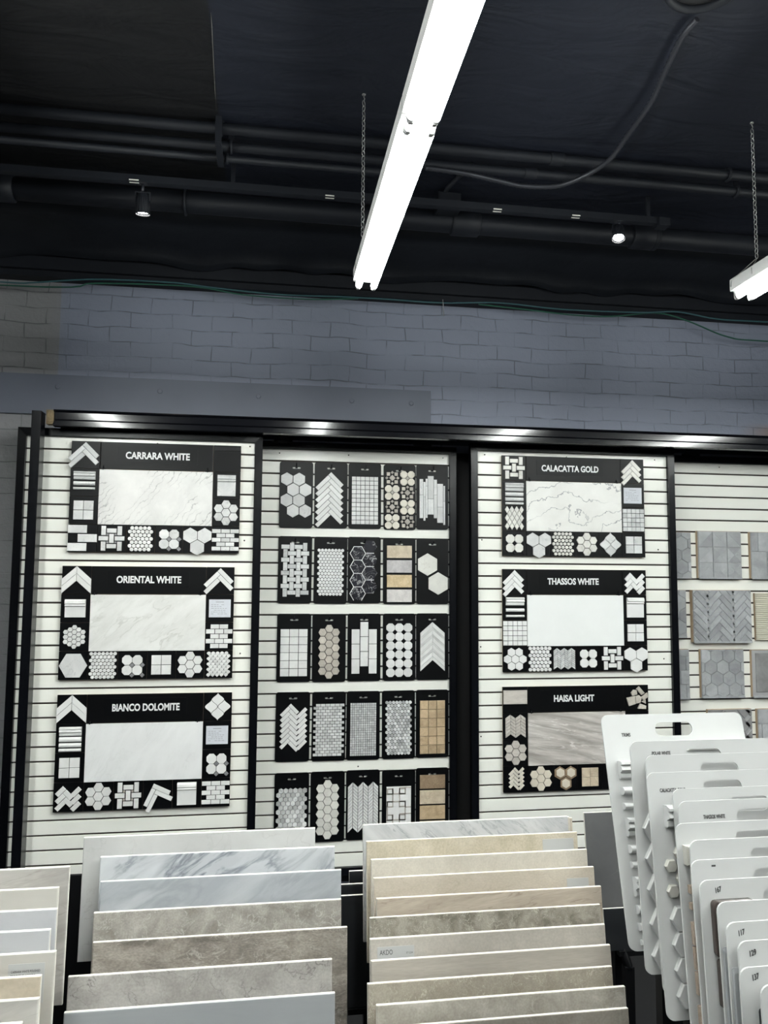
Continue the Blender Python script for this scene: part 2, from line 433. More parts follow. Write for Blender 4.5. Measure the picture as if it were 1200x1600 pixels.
M['t_edge'] = stone('tile_cut_edge', (0.671, 0.649, 0.593), (0.602, 0.581, 0.525), None, 0, 30, 0.5, **SL)
M['glass_brown'] = stone('dark_brown_glazed_tile', (0.075, 0.062, 0.056), (0.055, 0.044, 0.04), None, 0, 10, 0.15, **SL)
M['glass_black'] = stone('black_glazed_tile', (0.03, 0.03, 0.032), (0.022, 0.022, 0.024), None, 0, 10, 0.15, **SL)
M['glass_grey'] = stone('grey_glazed_tile', (0.33, 0.34, 0.35), (0.28, 0.29, 0.30), None, 0, 10, 0.2, **SL)
M['glazed_white'] = stone('white_glazed_ceramic', (0.50, 0.505, 0.50), (0.46, 0.465, 0.46), None, 0, 6, 0.25, var=0.04)
M['glazed_cream'] = stone('cream_glazed_ceramic', (0.46, 0.45, 0.41), (0.42, 0.41, 0.37), None, 0, 6, 0.25, var=0.05)
M['rose_brick'] = stone('rose_beige_brick', (0.40, 0.325, 0.265), (0.30, 0.235, 0.185), None, 0, 20, 0.5, var=0.1, speck=0.1)


# ------------------------------------------------------------------ mesh builder
class MB:
    def __init__(self):
        self.v, self.f, self.m, self.s = [], [], [], []

    def face(self, idx, mat=0, smooth=False):
        self.f.append(idx); self.m.append(mat); self.s.append(smooth)

    def box(self, x0, x1, y0, y1, z0, z1, mat=0):
        b = len(self.v)
        self.v += [(x0, y0, z0), (x1, y0, z0), (x1, y1, z0), (x0, y1, z0), (x0, y0, z1), (x1, y0, z1), (x1, y1, z1), (x0, y1, z1)]
        for q in ((0, 3, 2, 1), (4, 5, 6, 7), (0, 1, 5, 4), (1, 2, 6, 5), (2, 3, 7, 6), (3, 0, 4, 7)):
            self.face([b + i for i in q], mat)

    def chip(self, poly, y0, depth, mat=0, bev=0.0008, back=True):
        """polygon in (x, z), counter-clockwise seen from -Y; stands from y0 towards -Y by depth"""
        a = sum(poly[i][0] * poly[(i + 1) % len(poly)][1] - poly[(i + 1) % len(poly)][0] * poly[i][1] for i in range(len(poly)))
        if a < 0:
            poly = poly[::-1]
        n = len(poly)
        cx = sum(p[0] for p in poly) / n
        cz = sum(p[1] for p in poly) / n
        r = max(1e-6, min(math.hypot((poly[i][0] + poly[(i + 1) % n][0]) / 2 - cx, (poly[i][1] + poly[(i + 1) % n][1]) / 2 - cz) for i in range(n)))
        k = max(0.5, 1 - bev / r)
        b = len(self.v)
        self.v += [(p[0], y0, p[1]) for p in poly]
        self.v += [(p[0], y0 - depth + bev, p[1]) for p in poly]
        self.v += [(cx + (p[0] - cx) * k, y0 - depth, cz + (p[1] - cz) * k) for p in poly]
        for i in range(n):
            j = (i + 1) % n
            self.face([b + i, b + j, b + n + j, b + n + i], mat)
            self.face([b + n + i, b + n + j, b + 2 * n + j, b + 2 * n + i], mat)
        self.face([b + 2 * n + i for i in range(n)], mat)
        if back:
            self.face([b + i for i in range(n)][::-1], mat)

    def tube(self, pts, r, seg=8, mat=0, closed=False, caps=True):
        pts = [Vector(p) for p in pts]
        b = len(self.v)
        n = len(pts)
        ref = None
        for i, p in enumerate(pts):
            if closed:
                d = pts[(i + 1) % n] - pts[i - 1]
            else:
                d = pts[min(i + 1, n - 1)] - pts[max(i - 1, 0)]
            d.normalize()
            if ref is None:
                ref = Vector((0, 0, 1)) if abs(d.z) < 0.9 else Vector((1, 0, 0))
            u = d.cross(ref).normalized()
            w = u.cross(d).normalized()
            ref = w
            rr = r[i] if isinstance(r, (list, tuple)) else r
            for k in range(seg):
                a = 2 * PI * k / seg
                self.v.append(tuple(p + (u * math.cos(a) + w * math.sin(a)) * rr))
        for i in range(n if closed else n - 1):
            j = (i + 1) % n
            for k in range(seg):
                l = (k + 1) % seg
                self.face([b + i * seg + k, b + i * seg + l, b + j * seg + l, b + j * seg + k], mat, True)
        if caps and not closed:
            self.face([b + k for k in range(seg)][::-1], mat)
            self.face([b + (n - 1) * seg + k for k in range(seg)], mat)

    def build(self, name, mats, parent=None, loc=(0, 0, 0)):
        me = bpy.data.meshes.new(name)
        me.from_pydata(self.v, [], self.f)
        if not isinstance(mats, (list, tuple)):
            mats = [mats]
        for q in mats:
            me.materials.append(q)
        me.polygons.foreach_set('material_index', self.m)
        me.polygons.foreach_set('use_smooth', self.s)
        me.update()
        bm = bmesh.new()
        bm.from_mesh(me)
        bmesh.ops.recalc_face_normals(bm, faces=bm.faces)
        bm.to_mesh(me)
        bm.free()
        o = bpy.data.objects.new(name, me)
        col.objects.link(o)
        o.location = loc
        if parent is not None:
            o.parent = parent
        return o


def tag(o, label=None, cat=None, group=None, kind=None):
    if label: o['label'] = label
    if cat: o['category'] = cat
    if group: o['group'] = group
    if kind: o['kind'] = kind
    return o


def empty(name, loc, label, cat, group=None, rot=(0, 0, 0)):
    o = bpy.data.objects.new(name, None)
    o.empty_display_size = 0.05
    col.objects.link(o)
    o.location = loc
    o.rotation_euler = rot
    return tag(o, label, cat, group)


def struct(o):
    o['kind'] = 'structure'
    return o


def copy_tree(o, parent=None):
    c = o.copy()
    col.objects.link(c)
    if parent is not None:
        c.parent = parent
    for ch in list(o.children):
        copy_tree(ch, c)
    return c


def rounded(x0, x1, z0, z1, r, seg=5):
    pts = []
    for cx, cz, a0 in ((x1 - r, z0 + r, -90), (x1 - r, z1 - r, 0), (x0 + r, z1 - r, 90), (x0 + r, z0 + r, 180)):
        for k in range(seg + 1):
            a = math.radians(a0 + 90 * k / seg)
            pts.append((cx + r * math.cos(a), cz + r * math.sin(a)))
    return pts


def plate(name, outer, holes, thick, mat, parent=None, loc=(0, 0, 0), bevel=0.0):
    """flat plate in XZ, front face at y=0, thickness towards +Y, with real holes"""
    bm = bmesh.new()
    edges = []
    for loop in [outer] + holes:
        vs = [bm.verts.new((p[0], 0, p[1])) for p in loop]
        for i in range(len(vs)):
            edges.append(bm.edges.new((vs[i], vs[(i + 1) % len(vs)])))
    bmesh.ops.triangle_fill(bm, use_beauty=True, use_dissolve=False, edges=edges)
    g = bmesh.ops.extrude_face_region(bm, geom=bm.faces[:])
    bmesh.ops.translate(bm, verts=[e for e in g['geom'] if isinstance(e, bmesh.types.BMVert)], vec=(0, thick, 0))
    bmesh.ops.recalc_face_normals(bm, faces=bm.faces)
    me = bpy.data.meshes.new(name)
    bm.to_mesh(me)
    bm.free()
    me.materials.append(mat)
    o = bpy.data.objects.new(name, me)
    col.objects.link(o)
    o.location = loc
    if parent is not None:
        o.parent = parent
    return o


def text_obj(name, body, size, mat, parent, loc, width=None, bold=0.0, depth=0.0006, shear=0.0, rot_y=0.0, center=True):
    cu = bpy.data.curves.new(name, 'FONT')
    cu.body = body
    cu.size = size
    cu.offset = bold
    cu.extrude = depth
    cu.shear = shear
    cu.align_x = 'LEFT'
    cu.resolution_u = 3
    tmp = bpy.data.objects.new('lettering_curve', cu)
    col.objects.link(tmp)
    dg = bpy.context.evaluated_depsgraph_get()
    me = bpy.data.meshes.new_from_object(tmp.evaluated_get(dg))
    bpy.data.objects.remove(tmp)
    xs = [v.co.x for v in me.vertices]
    x0, x1 = min(xs), max(xs)
    zs = [v.co.y for v in me.vertices]
    z0, z1 = min(zs), max(zs)
    k = (width / (x1 - x0)) if width else 1.0
    for v in me.vertices:
        x, z, d = (v.co.x - x0) * k, v.co.y - z0, v.co.z
        if center:
            x -= (x1 - x0) * k / 2
            z -= (z1 - z0) / 2
        v.co = (x, -d, z)
    me.materials.clear()
    me.materials.append(mat)
    me.name = name
    o = bpy.data.objects.new(name, me)
    col.objects.link(o)
    o.parent = parent
    o.location = loc
    o.rotation_euler = (0, rot_y, 0)
    return o


# ------------------------------------------------------------------ mosaic patterns: lists of (polygon, material slot)
G = 0.0032     # joint


def rect(x0, z0, w, h, g=G):
    g = g / 2
    return [(x0 + g, z0 + g), (x0 + w - g, z0 + g), (x0 + w - g, z0 + h - g), (x0 + g, z0 + h - g)]


def ngon(cx, cz, r, n, a0=0.0):
    return [(cx + r * math.cos(a0 + 2 * PI * k / n), cz + r * math.sin(a0 + 2 * PI * k / n)) for k in range(n)]


def hexa(cx, cz, r, flat=True, g=G):
    return ngon(cx, cz, r - g / 1.73, 6, 0 if flat else PI / 6)


def p_flower(r, flat=True):
    d = math.sqrt(3) * r
    out = [hexa(0, 0, r, flat)]
    for k in range(6):
        a = k * PI / 3 + (PI / 6 if flat else 0)
        out.append(hexa(d * math.cos(a), d * math.sin(a), r, flat))
    return out


def p_hex3(r):
    d = math.sqrt(3) * r
    return [hexa(-d / 2, r / 2, r, False), hexa(d / 2, r / 2, r, False), hexa(0, -r, r, False)]


def p_hex19(r):
    d = math.sqrt(3) * r
    out = []
    for q in range(-2, 3):
        for s in range(-2, 3):
            if abs(q + s) <= 2:
                out.append(hexa(1.5 * r * q, d * (s + q / 2), r, True))
    return out


def p_grid(nx, nz, w, h, g=G):
    return [rect(-w / 2 + i * w / nx, -h / 2 + j * h / nz, w / nx, h / nz, g) for i in range(nx) for j in range(nz)]


def p_subway(rows, w, h, bw, first_full=True, g=G):
    out = []
    rh = h / rows
    for r in range(rows):
        full = (r % 2 == 0) == first_full
        n = round(w / bw) if full else round(w / bw) - 1
        x0 = -n * bw / 2
        for k in range(n):
            out.append(rect(x0 + k * bw, -h / 2 + r * rh, bw, rh, g))
    return out


def p_running(rows, w, h, bw, g=G):
    out = []
    rh = h / rows
    for r in range(rows):
        off = 0 if r % 2 == 0 else bw / 2
        n = int(round(w / bw)) - (0 if r % 2 == 0 else 0)
        for k in range(n):
            out.append(rect(-w / 2 - bw / 4 + off + k * bw, -h / 2 + r * rh, bw, rh, g))
    return out


def p_weave(nx, nz, p, dots=True, long=1.22, short=0.60):
    out = []
    for i in range(nx):
        for j in range(nz):
            cx, cz = (i - (nx - 1) / 2) * p, (j - (nz - 1) / 2) * p
            w, h = (short * p, long * p) if (i + j) % 2 == 0 else (long * p, short * p)
            out.append((rect(cx - w / 2, cz - h / 2, w, h, 0.002), 0))
    if dots:
        for i in range(nx - 1):
            for j in range(nz - 1):
                cx, cz = (i - (nx - 2) / 2) * p, (j - (nz - 2) / 2) * p
                s = 0.14 * p
                out.append((rect(cx - s, cz - s, 2 * s, 2 * s, 0.001), 1))
    return out


def p_penny(nx, nz, p, r=None, wide_first=False):
    r = r or p * 0.46
    out = []
    for j in range(nz):
        wide = (j % 2 == 0) == wide_first
        n = nx if wide else nx - 1
        for i in range(n):
            out.append(ngon((i - (n - 1) / 2) * p, (j - (nz - 1) / 2) * p * 0.866, r, 12))
    return out


def p_oct(nx, nz, p, dots=True, cut=0.27, corner_dots=False):
    out = []
    s = p / 2 - 0.0012
    c = p * cut
    for i in range(nx):
        for j in range(nz):
            cx, cz = (i - (nx - 1) / 2) * p, (j - (nz - 1) / 2) * p
            out.append(([(cx - s + c, cz - s), (cx + s - c, cz - s), (cx + s, cz - s + c), (cx + s, cz + s - c),
                         (cx + s - c, cz + s), (cx - s + c, cz + s), (cx - s, cz + s - c), (cx - s, cz - s + c)], 0))
    if dots:
        for i in range(nx if corner_dots else nx - 1):
            for j in range(nz if corner_dots else nz - 1):
                cx = (i - (nx - 2) / 2) * p
                cz = ((nz - 2) / 2 - j) * p
                out.append((ngon(cx, cz, c * 0.86, 4), 1))
    return out


def p_arrow(n, l, w, top, g=0.0022):
    """nested herringbone strips meeting on a ridge"""
    out = []
    q = 1 / math.sqrt(2)
    s = w * math.sqrt(2)
    for k in range(n):
        px, pz = 0.0, top - k * s
        def pt(a, b, bx, bz):
            # a along e=(1,-1)q, b along d=(-1,-1)q
            return (bx + a * q - b * q, bz - a * q - b * q)
        h = g / 2
        out.append([pt(h, h, px, pz), pt(l - h, h, px, pz), pt(l - h, w - h, px, pz), pt(h, w - h, px, pz)])
        out.append([pt(h, w + h, px, pz), pt(w - h, w + h, px, pz), pt(w - h, w + l - h, px, pz), pt(h, w + l - h, px, pz)])
    return out


def p_herring(l, w, bx, bz, g=0.0022, off=(0, 0)):
    out = []
    q = 1 / math.sqrt(2)
    h = g / 2
    for k in range(-30, 31):
        for mm in range(-6, 7):
            for (p0, q0, pw, qh) in ((k * w + 2 * l * mm, -k * w - w, l, w), (k * w + 2 * l * mm, -k * w - w - l, w, l)):
                pc, qc = p0 + pw / 2, q0 + qh / 2
                cx, cz = (pc + qc) * q - off[0], (qc - pc) * q - off[1]
                if abs(cx) <= bx and abs(cz) <= bz:
                    pts = [(p0 + h, q0 + h), (p0 + pw - h, q0 + h), (p0 + pw - h, q0 + qh - h), (p0 + h, q0 + qh - h)]
                    out.append([((a + b) * q - off[0], (b - a) * q - off[1]) for a, b in pts])
    return out


def p_chevron(n, w, drop, t, top, g=0.0022):
    out = []
    h = g / 2
    for k in range(n):
        z = top - k * t
        out.append([(-w, z - drop - t + h), (-h, z - t + h), (-h, z - h), (-w, z - drop - h)])
        out.append([(h, z - t + h), (w, z - drop - t + h), (w, z - drop - h), (h, z - h)])
    return out


def p_chevlist(ts, w, drop, top, g=0.0016):
    out = []
    z = top
    h = g / 2
    for t in ts:
        out.append([(-w, z - drop - t + h), (-h, z - t + h), (-h, z - h), (-w, z - drop - h)])
        out.append([(h, z - t + h), (w, z - drop - t + h), (w, z - drop - h), (h, z - h)])
        z -= t
    return out


def p_zigzag(cols, rows, cw, t, drop, g=0.002):
    out = []
    h = g / 2
    hh = rows * t + drop
    for c in range(cols):
        x0, x1 = (c - cols / 2) * cw + h, (c + 1 - cols / 2) * cw - h
        for r in range(rows):
            z = -hh / 2 + r * t
            a, b = (z, z + drop) if c % 2 == 0 else (z + drop, z)
            out.append([(x0, a + h), (x1, b + h), (x1, b + t - h), (x0, a + t - h)])
    return out


def p_rhombus(cols, rows, w, hgt, g=0.003):
    out = []
    for j in range(2 * rows - 1):
        n = cols if j % 2 == 0 else cols - 1
        for i in range(n):
            cx = (i - (n - 1) / 2) * w
            cz = (j - (rows - 1)) * hgt / 2
            out.append([(cx - w / 2 + g / 2, cz), (cx, cz - hgt / 2 + g), (cx + w / 2 - g / 2, cz), (cx, cz + hgt / 2 - g)])
    return out


def lantern(cx, cz, s):
    q = [(0.0, 1.0), (0.04, 0.9), (0.08, 0.83), (0.16, 0.75), (0.30, 0.62), (0.46, 0.5), (0.62, 0.38), (0.76, 0.25), (0.84, 0.17), (0.88, 0.10), (0.92, 0.0)]
    pts = [(x, z) for x, z in q]
    pts += [(x, -z) for x, z in q[-2::-1]]
    pts += [(-x, -z) for x, z in q[1:]]
    pts += [(-x, z) for x, z in q[-2:0:-1]]
    return [(cx + x * s, cz + z * s) for x, z in pts][::-1]


def p_lantern(s):
    k = s * 0.945
    return [lantern(0, s, k), lantern(0, -s, k), lantern(-s * 0.92, 0, k), lantern(s * 0.92, 0, k)]


def p_fan(nx, nz, p):
    out = []
    r = p * 0.47
    for j in range(nz):
        off = 0 if j % 2 == 0 else p / 2
        for i in range(nx):
            cx = (i - (nx - 1) / 2) * p + off - p / 4
            cz = (j - (nz - 1) / 2) * p * 0.62
            pts = [(cx + r * math.cos(a), cz + r * math.sin(a)) for a in [PI * k / 8 for k in range(9)]]
            pts += [(cx - r * 0.45, cz - r * 0.45), (cx, cz - r * 0.9), (cx + r * 0.45, cz - r * 0.45)]
            out.append(pts)
    return out


def rot_polys(polys, deg, dx=0, dz=0):
    a = math.radians(deg)
    c, s = math.cos(a), math.sin(a)
    return [[(x * c - z * s + dx, x * s + z * c + dz) for x, z in p] for p in polys]


def shift(polys, dx, dz):
    out = []
    for p in polys:
        if isinstance(p, tuple):
            out.append(([(x + dx, z + dz) for x, z in p[0]], p[1]))
        else:
            out.append([(x + dx, z + dz) for x, z in p])
    return out


def mosaic(name, polys, mats, parent, loc, depth=0.008, bev=0.0008):
    b = MB()
    for p in polys:
        if isinstance(p, tuple):
            b.chip(p[0], 0, depth, p[1], bev)
        else:
            b.chip(p, 0, depth, 0, bev)
    return b.build(name, mats, parent, loc)


def profile_bar(name, x0, x1, prof, mat, parent, loc):
    """a straight moulding: prof is a list of (z, depth) from top to bottom; extruded along X"""
    b = MB()
    n = len(prof)
    for x in (x0, x1):
        b.v += [(x, -d, z) for z, d in prof]
        b.v += [(x, 0.0, prof[-1][0]), (x, 0.0, prof[0][0])]
    k = n + 2
    for i in range(k):
        j = (i + 1) % k
        b.face([i, j, k + j, k + i], 0)
    b.face(list(range(k)), 0)
    b.face([k + i for i in range(k)][::-1], 0)
    return b.build(name, mat, parent, loc)


def crown(h, d):
    return [(0, d * 0.55), (-h * 0.10, d), (-h * 0.22, d), (-h * 0.26, d * 0.7), (-h * 0.38, d * 0.85), (-h * 0.52, d * 0.95), (-h * 0.62, d * 0.6),
            (-h * 0.68, d * 0.4), (-h * 0.72, d * 0.62), (-h * 0.92, d * 0.55), (-h, d * 0.35)]


def pencil(h, d):
    return [(-h / 2 + h / 2 * math.cos(a), d * 0.3 + d * 0.7 * math.sin(a)) for a in [PI * k / 8 for k in range(9)]]


# ------------------------------------------------------------------ the room
def quad_box(name, x0, x1, y0, y1, z0, z1, mat):
    b = MB()
    b.box(x0, x1, y0, y1, z0, z1)
    return struct(b.build(name, mat))


CE = H + 2.02          # ceiling
WY = 4.75              # face of the brick wall
quad_box('floor', -5.0, 7.0, -5.0, 5.0, -0.1, 0.0, M['floor'])
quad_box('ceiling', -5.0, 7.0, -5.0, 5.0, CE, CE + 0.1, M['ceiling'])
quad_box('wall_back', -5.0, 7.0, WY, WY + 0.15, 0.0, CE, M['brick'])
quad_box('wall_left', -5.15, -5.0, -5.0, 5.0, 0.0, CE, M['side_wall'])
quad_box('wall_right', 7.0, 7.15, -5.0, 5.0, 0.0, CE, M['side_wall'])
quad_box('wall_front', -5.0, 7.0, -5.15, -5.0, 0.0, CE, M['side_wall'])

# painted plank bolted along the brick wall, just above the sliding track
t = MB(); t.box(-5.0, 1.011, WY - 0.022, WY, H + 0.955, H + 1.195)
plank = struct(t.build('trim_1', M['plank']))
for bx, bz in ((-1.249, 1.121), (-0.661, 1.119), (-0.073, 1.113), (0.505, 1.109), (0.884, 1.108)):
    b = MB(); b.chip(ngon(bx, H + bz, 0.015, 12), WY - 0.022, 0.007, 0, 0.003)
    b.build('bolt_head', M['plank'], plank)
# black timber ledger in the angle of wall and ceiling
b = MB(); b.box(-5.0, 7.0, WY - 0.09, WY, H + 1.765, CE); b.box(-5.0, 7.0, WY - 0.12, WY - 0.09, H + 1.80, H + 1.875)
struct(b.build('trim_2', M['ceiling_metal']))
# loose edge of the black sheeting that covers the ceiling
b = MB()
nx = 240
rows = [(4.22, 2.012), (4.38, 2.0), (4.50, 1.955), (4.585, 1.90), (4.60, 1.86)]
for i in range(nx + 1):
    x = -4.9 + 11.8 * i / nx
    for j, (y, z) in enumerate(rows):
        a = j / 4
        b.v.append((x, y + a * 0.018 * math.sin(x * 7.3 + math.sin(x * 2.1) * 2), H + z + a * (0.014 * math.sin(x * 5.1 + 1) + 0.010 * math.sin(x * 13.7 + 2 * math.sin(x * 3)))))
for i in range(nx):
    for j in range(4):
        q = i * 5 + j
        b.face([q, q + 1, q + 6, q + 5], 0, True)
sheet = struct(b.build('trim_3', M['tarp']))
sol = sheet.modifiers.new('thickness', 'SOLIDIFY'); sol.thickness = 0.003
# seam between two sheets of the ceiling
b = MB(); b.tube([(-0.238, 2.66, CE - 0.001), (-0.239, 2.72, CE - 0.001), (-0.253, 3.108, CE - 0.001), (-0.256, 3.25, CE - 0.001)], [0.0005, 0.0016, 0.0014, 0.0004], 6)
struct(b.build('trim_4', plain('pale_seam', (0.12, 0.115, 0.105), 0.6)))

# ------------------------------------------------------------------ pipes, cables and track under the ceiling
def pipe(name, y, z, r, x0, x1, label, couplings=(), hangers=(), mat='ceiling_metal', cat='pipe', group=None):
    root = empty(name, (0, y, H + z), label, cat, group)
    b = MB(); b.tube([(x0, 0, 0), (x1, 0, 0)], r, 16); b.build('pipe_run', M[mat], root)
    for cx in couplings:
        b = MB(); b.tube([(cx - r * 1.4, 0, 0), (cx - r * 1.3, 0, 0), (cx + r * 1.3, 0, 0), (cx + r * 1.4, 0, 0)], [r * 1.05, r * 1.22, r * 1.22, r * 1.05], 16)
        b.build('coupling', M[mat], root)
    for hx in hangers:
        b = MB(); b.box(hx - 0.012, hx + 0.012, -0.006, 0.006, r * 0.7, CE - H - z)
        b.tube([(hx, 1.12 * r * math.cos(a), 1.12 * r * math.sin(a)) for a in [2 * PI * k / 16 for k in range(16)]], 0.008, 6, 0, True)
        b.build('hanger', M[mat], root)
    return root


pipe('ceiling_pipe', 3.33, 1.985, 0.024, -4.9, 6.9, 'thin black ceiling pipe running highest, nearest the hanging fluorescent lights', couplings=(1.32, 3.1), hangers=(-0.24, 2.2))
pipe('ceiling_pipe', 3.42, 1.955, 0.022, -4.9, 6.9, 'thin black ceiling pipe running in the middle of the bundle of three', couplings=(1.22,), hangers=(-0.2, 2.3))
pipe('ceiling_pipe', 3.47, 1.925, 0.016, -4.9, 0.62, 'slimmest black ceiling pipe, lowest of the three, ending behind the long light', hangers=(-0.22,))
pipe('ceiling_pipe', 3.90, 1.915, 0.056, -4.9, 6.9, 'thick black pipe below the ceiling, nearest the brick wall', couplings=(-1.35, 1.02, 2.05), hangers=(-0.45, 2.1))
# strap that ties the three thin pipes together
b = MB(); b.box(-0.262, -0.234, 3.295, 3.50, H + 1.898, H + 1.906); b.box(-0.262, -0.234, 3.290, 3.298, H + 1.9, CE)
b.box(-0.262, -0.234, 3.494, 3.502, H + 1.9, CE)
tag(b.build('pipe_strap', M['ceiling_metal']), 'black metal strap holding up the three thin ceiling pipes', 'bracket')

jb = empty('junction_box', (0.90, 3.78, H + 1.955), 'small black junction box in front of the thick ceiling pipe', 'electrical box')
b = MB(); b.box(-0.06, 0.06, -0.035, 0.06, -0.04, 0.045); b.build('box_body', M['ceiling_metal'], jb)
b = MB(); b.chip(rounded(-0.055, 0.055, -0.035, 0.04, 0.01), -0.035, 0.004); b.build('cover_plate', M['ceiling_metal'], jb)
b = MB(); b.tube([(-0.02, 0, 0.04), (-0.02, -0.05, 0.055), (0.01, -0.16, 0.058), (0.05, -0.30, 0.055)], 0.012, 8); b.build('conduit_stub', M['conduit'], jb)

cp = [(1.483, 2.395, 2.0), (1.471, 2.479, 1.99), (1.505, 2.672, 1.985), (1.535, 2.83, 1.975), (1.543, 3.061, 1.965), (1.531, 3.22, 1.94), (1.47, 3.34, 1.925),
      (1.36, 3.42, 1.905), (1.193, 3.44, 1.90), (1.06, 3.43, 1.91), (0.9, 3.41, 1.92), (0.7, 3.40, 1.925)]
def smooth_path(pts, sub=6):
    out = []
    P = [Vector(p) for p in pts]
    for i in range(len(P) - 1):
        p0, p1, p2, p3 = P[max(i - 1, 0)], P[i], P[i + 1], P[min(i + 2, len(P) - 1)]
        for k in range(sub):
            t = k / sub
            out.append(0.5 * ((2 * p1) + (p2 - p0) * t + (2 * p0 - 5 * p1 + 4 * p2 - p3) * t * t + (3 * p1 - p0 - 3 * p2 + p3) * t ** 3))
    out.append(P[-1])
    return out


path = smooth_path([(x, y, H + z) for x, y, z in cp], 14)
b = MB(); b.tube(path, [0.0125 if i % 2 else 0.0105 for i in range(len(path))], 8)
tag(b.build('flexible_conduit', M['conduit']), 'ribbed flexible conduit curving over the black ceiling from the round vent', 'conduit')

vent = empty('round_vent', (1.425, 2.24, CE), 'round black vent ring in the ceiling at the top edge of the photo', 'vent')
b = MB(); b.tube([(0.125 * math.cos(a), 0.125 * math.sin(a), -0.012) for a in [2 * PI * k / 32 for k in range(32)]], 0.014, 8, 0, True); b.build('rim', M['ceiling_metal'], vent)
b = MB(); b.v = [(0.118 * math.cos(2 * PI * k / 32), 0.118 * math.sin(2 * PI * k / 32), -0.004) for k in range(32)]; b.face(list(range(32))); b.build('grille', M['matt_black'], vent)

for k, (pts, r, mt, lab) in enumerate((
    ([(-4.9, 1.70), (-2.4, 1.71), (-1.558, 1.695), (-1.383, 1.702), (-1.207, 1.726), (-0.993, 1.747), (-0.59, 1.754), (-0.327, 1.736), (0.055, 1.72), (0.407, 1.73), (0.686, 1.732), (1.052, 1.73), (1.427, 1.753), (1.853, 1.736), (2.38, 1.747), (2.651, 1.767), (2.924, 1.735), (3.296, 1.735), (4.5, 1.74), (6.9, 1.74)], 0.0048, 'cable_teal', 'long teal cable strung along the top of the brick wall'),
    ([(-4.9, 1.68), (-1.557, 1.68), (-1.028, 1.726), (-0.478, 1.742), (-0.175, 1.71), (0.21, 1.706), (0.526, 1.73)], 0.0045, 'cable_green', 'dark green cable at the wall top, on the left, ending near the long light'),
    ([(1.3, 1.745), (1.639, 1.728), (1.94, 1.712), (2.202, 1.719), (2.515, 1.759), (2.74, 1.716), (3.012, 1.627), (3.291, 1.611), (4.5, 1.62), (6.9, 1.63)], 0.0048, 'cable_green', 'dark green cable drooping down the brick wall at the far right'))):
    b = MB(); b.tube(smooth_path([(x, 4.605 + 0.012 * k, H + z) for x, z in pts], 6), r, 6)
    tag(b.build('cable', M[mt]), lab, 'cable')
b = MB(); b.tube([(1.06, 4.60, H + 1.75), (1.065, 4.605, H + 1.70), (1.075, 4.64, H + 1.66)], 0.003, 6)
tag(b.build('cable_tie', plain('pale_tie', (0.3, 0.3, 0.3), 0.5)), 'short pale tie holding the teal cable to the wall right of the long light', 'cable tie')

# track lighting
tr = empty('lighting_track', (0, 3.66, H + 1.87), 'black lighting track running along the ceiling between the pipes', 'lighting track')
b = MB(); b.box(-4.0, 2.03, -0.018, 0.018, 0.0, 0.035); b.build('track_body', M['ceiling_metal'], tr)
for x in (-0.661, 0.27, 1.125, 1.545):
    b = MB(); b.box(x - 0.022, x + 0.022, -0.019, -0.0185 + 0.006, 0.004, 0.010); b.box(x - 0.022, x + 0.022, -0.010, -0.002, -0.0015, 0.001)
    b.build('white_tab', M['white_tab'], tr)
for x in (-1.8, -0.2, 1.95):
    b = MB(); b.box(x - 0.01, x + 0.01, -0.008, 0.008, 0.035, 0.15); b.build('drop_bracket', M['ceiling_metal'], tr)
b = MB(); b.box(2.0, 2.06, -0.03, 0.03, -0.012, 0.03); b.build('end_feed', M['ceiling_metal'], tr)


def track_spot(x, z0, z1, tilt, label, power):
    root = empty('track_spotlight', (x, 3.66, H + z1), label, 'spotlight', 'track spotlights', rot=(tilt[0], tilt[1], 0))
    L = z1 - z0
    b = MB(); b.tube([(0, 0, 0), (0, 0, -L * 0.22)], 0.0075, 8)
    b.box(-0.03, 0.03, -0.006, 0.006, -L * 0.30, -L * 0.26); b.box(-0.036, -0.03, -0.006, 0.006, -L * 0.55, -L * 0.26); b.box(0.03, 0.036, -0.006, 0.006, -L * 0.55, -L * 0.26)
    b.build('yoke', M['ceiling_metal'], root)
    b = MB(); b.tube([(0, 0, -L * 0.30), (0, 0, -L * 0.33), (0, 0, -L * 0.5), (0, 0, -L)], [0.012, 0.025, 0.030, 0.033], 20, caps=False)
    for k in range(20):
        a = 2 * PI * k / 20
        b.tube([(0.0305 * math.cos(a), 0.0305 * math.sin(a), -L * 0.45), (0.033 * math.cos(a), 0.033 * math.sin(a), -L * 0.97)], 0.0016, 4)
    b.build('lamp_head', M['ceiling_metal'], root)
    b = MB(); n = 20
    b.v = [(0.026 * math.cos(2 * PI * k / n), 0.026 * math.sin(2 * PI * k / n), -L * 0.93) for k in range(n)] + [(0, 0, -L * 0.90)]
    for k in range(n):
        b.face([k, (k + 1) % n, n])
    b.build('lens', M['spot_lens'], root)
    ld = bpy.data.lights.new('spot_lamp', 'SPOT')
    ld.energy = power
    ld.spot_size = math.radians(55)
    ld.spot_blend = 0.7
    ld.shadow_soft_size = 0.025
    ld.color = (1.0, 0.95, 0.86)
    lo = bpy.data.objects.new('spot_lamp', ld)
    col.objects.link(lo)
    lo.parent = root
    lo.location = (0, 0, -L * 1.02)
    return root


track_spot(-0.622, 1.728, 1.868, (math.radians(10), 0, 0), 'black finned track spotlight on the left, pointing straight down', SPOT_POWER)
track_spot(1.787, 1.757, 1.870, (math.radians(-16), math.radians(10), 0), 'glaring black track spotlight near the right end of the track', SPOT_POWER * 1.3)


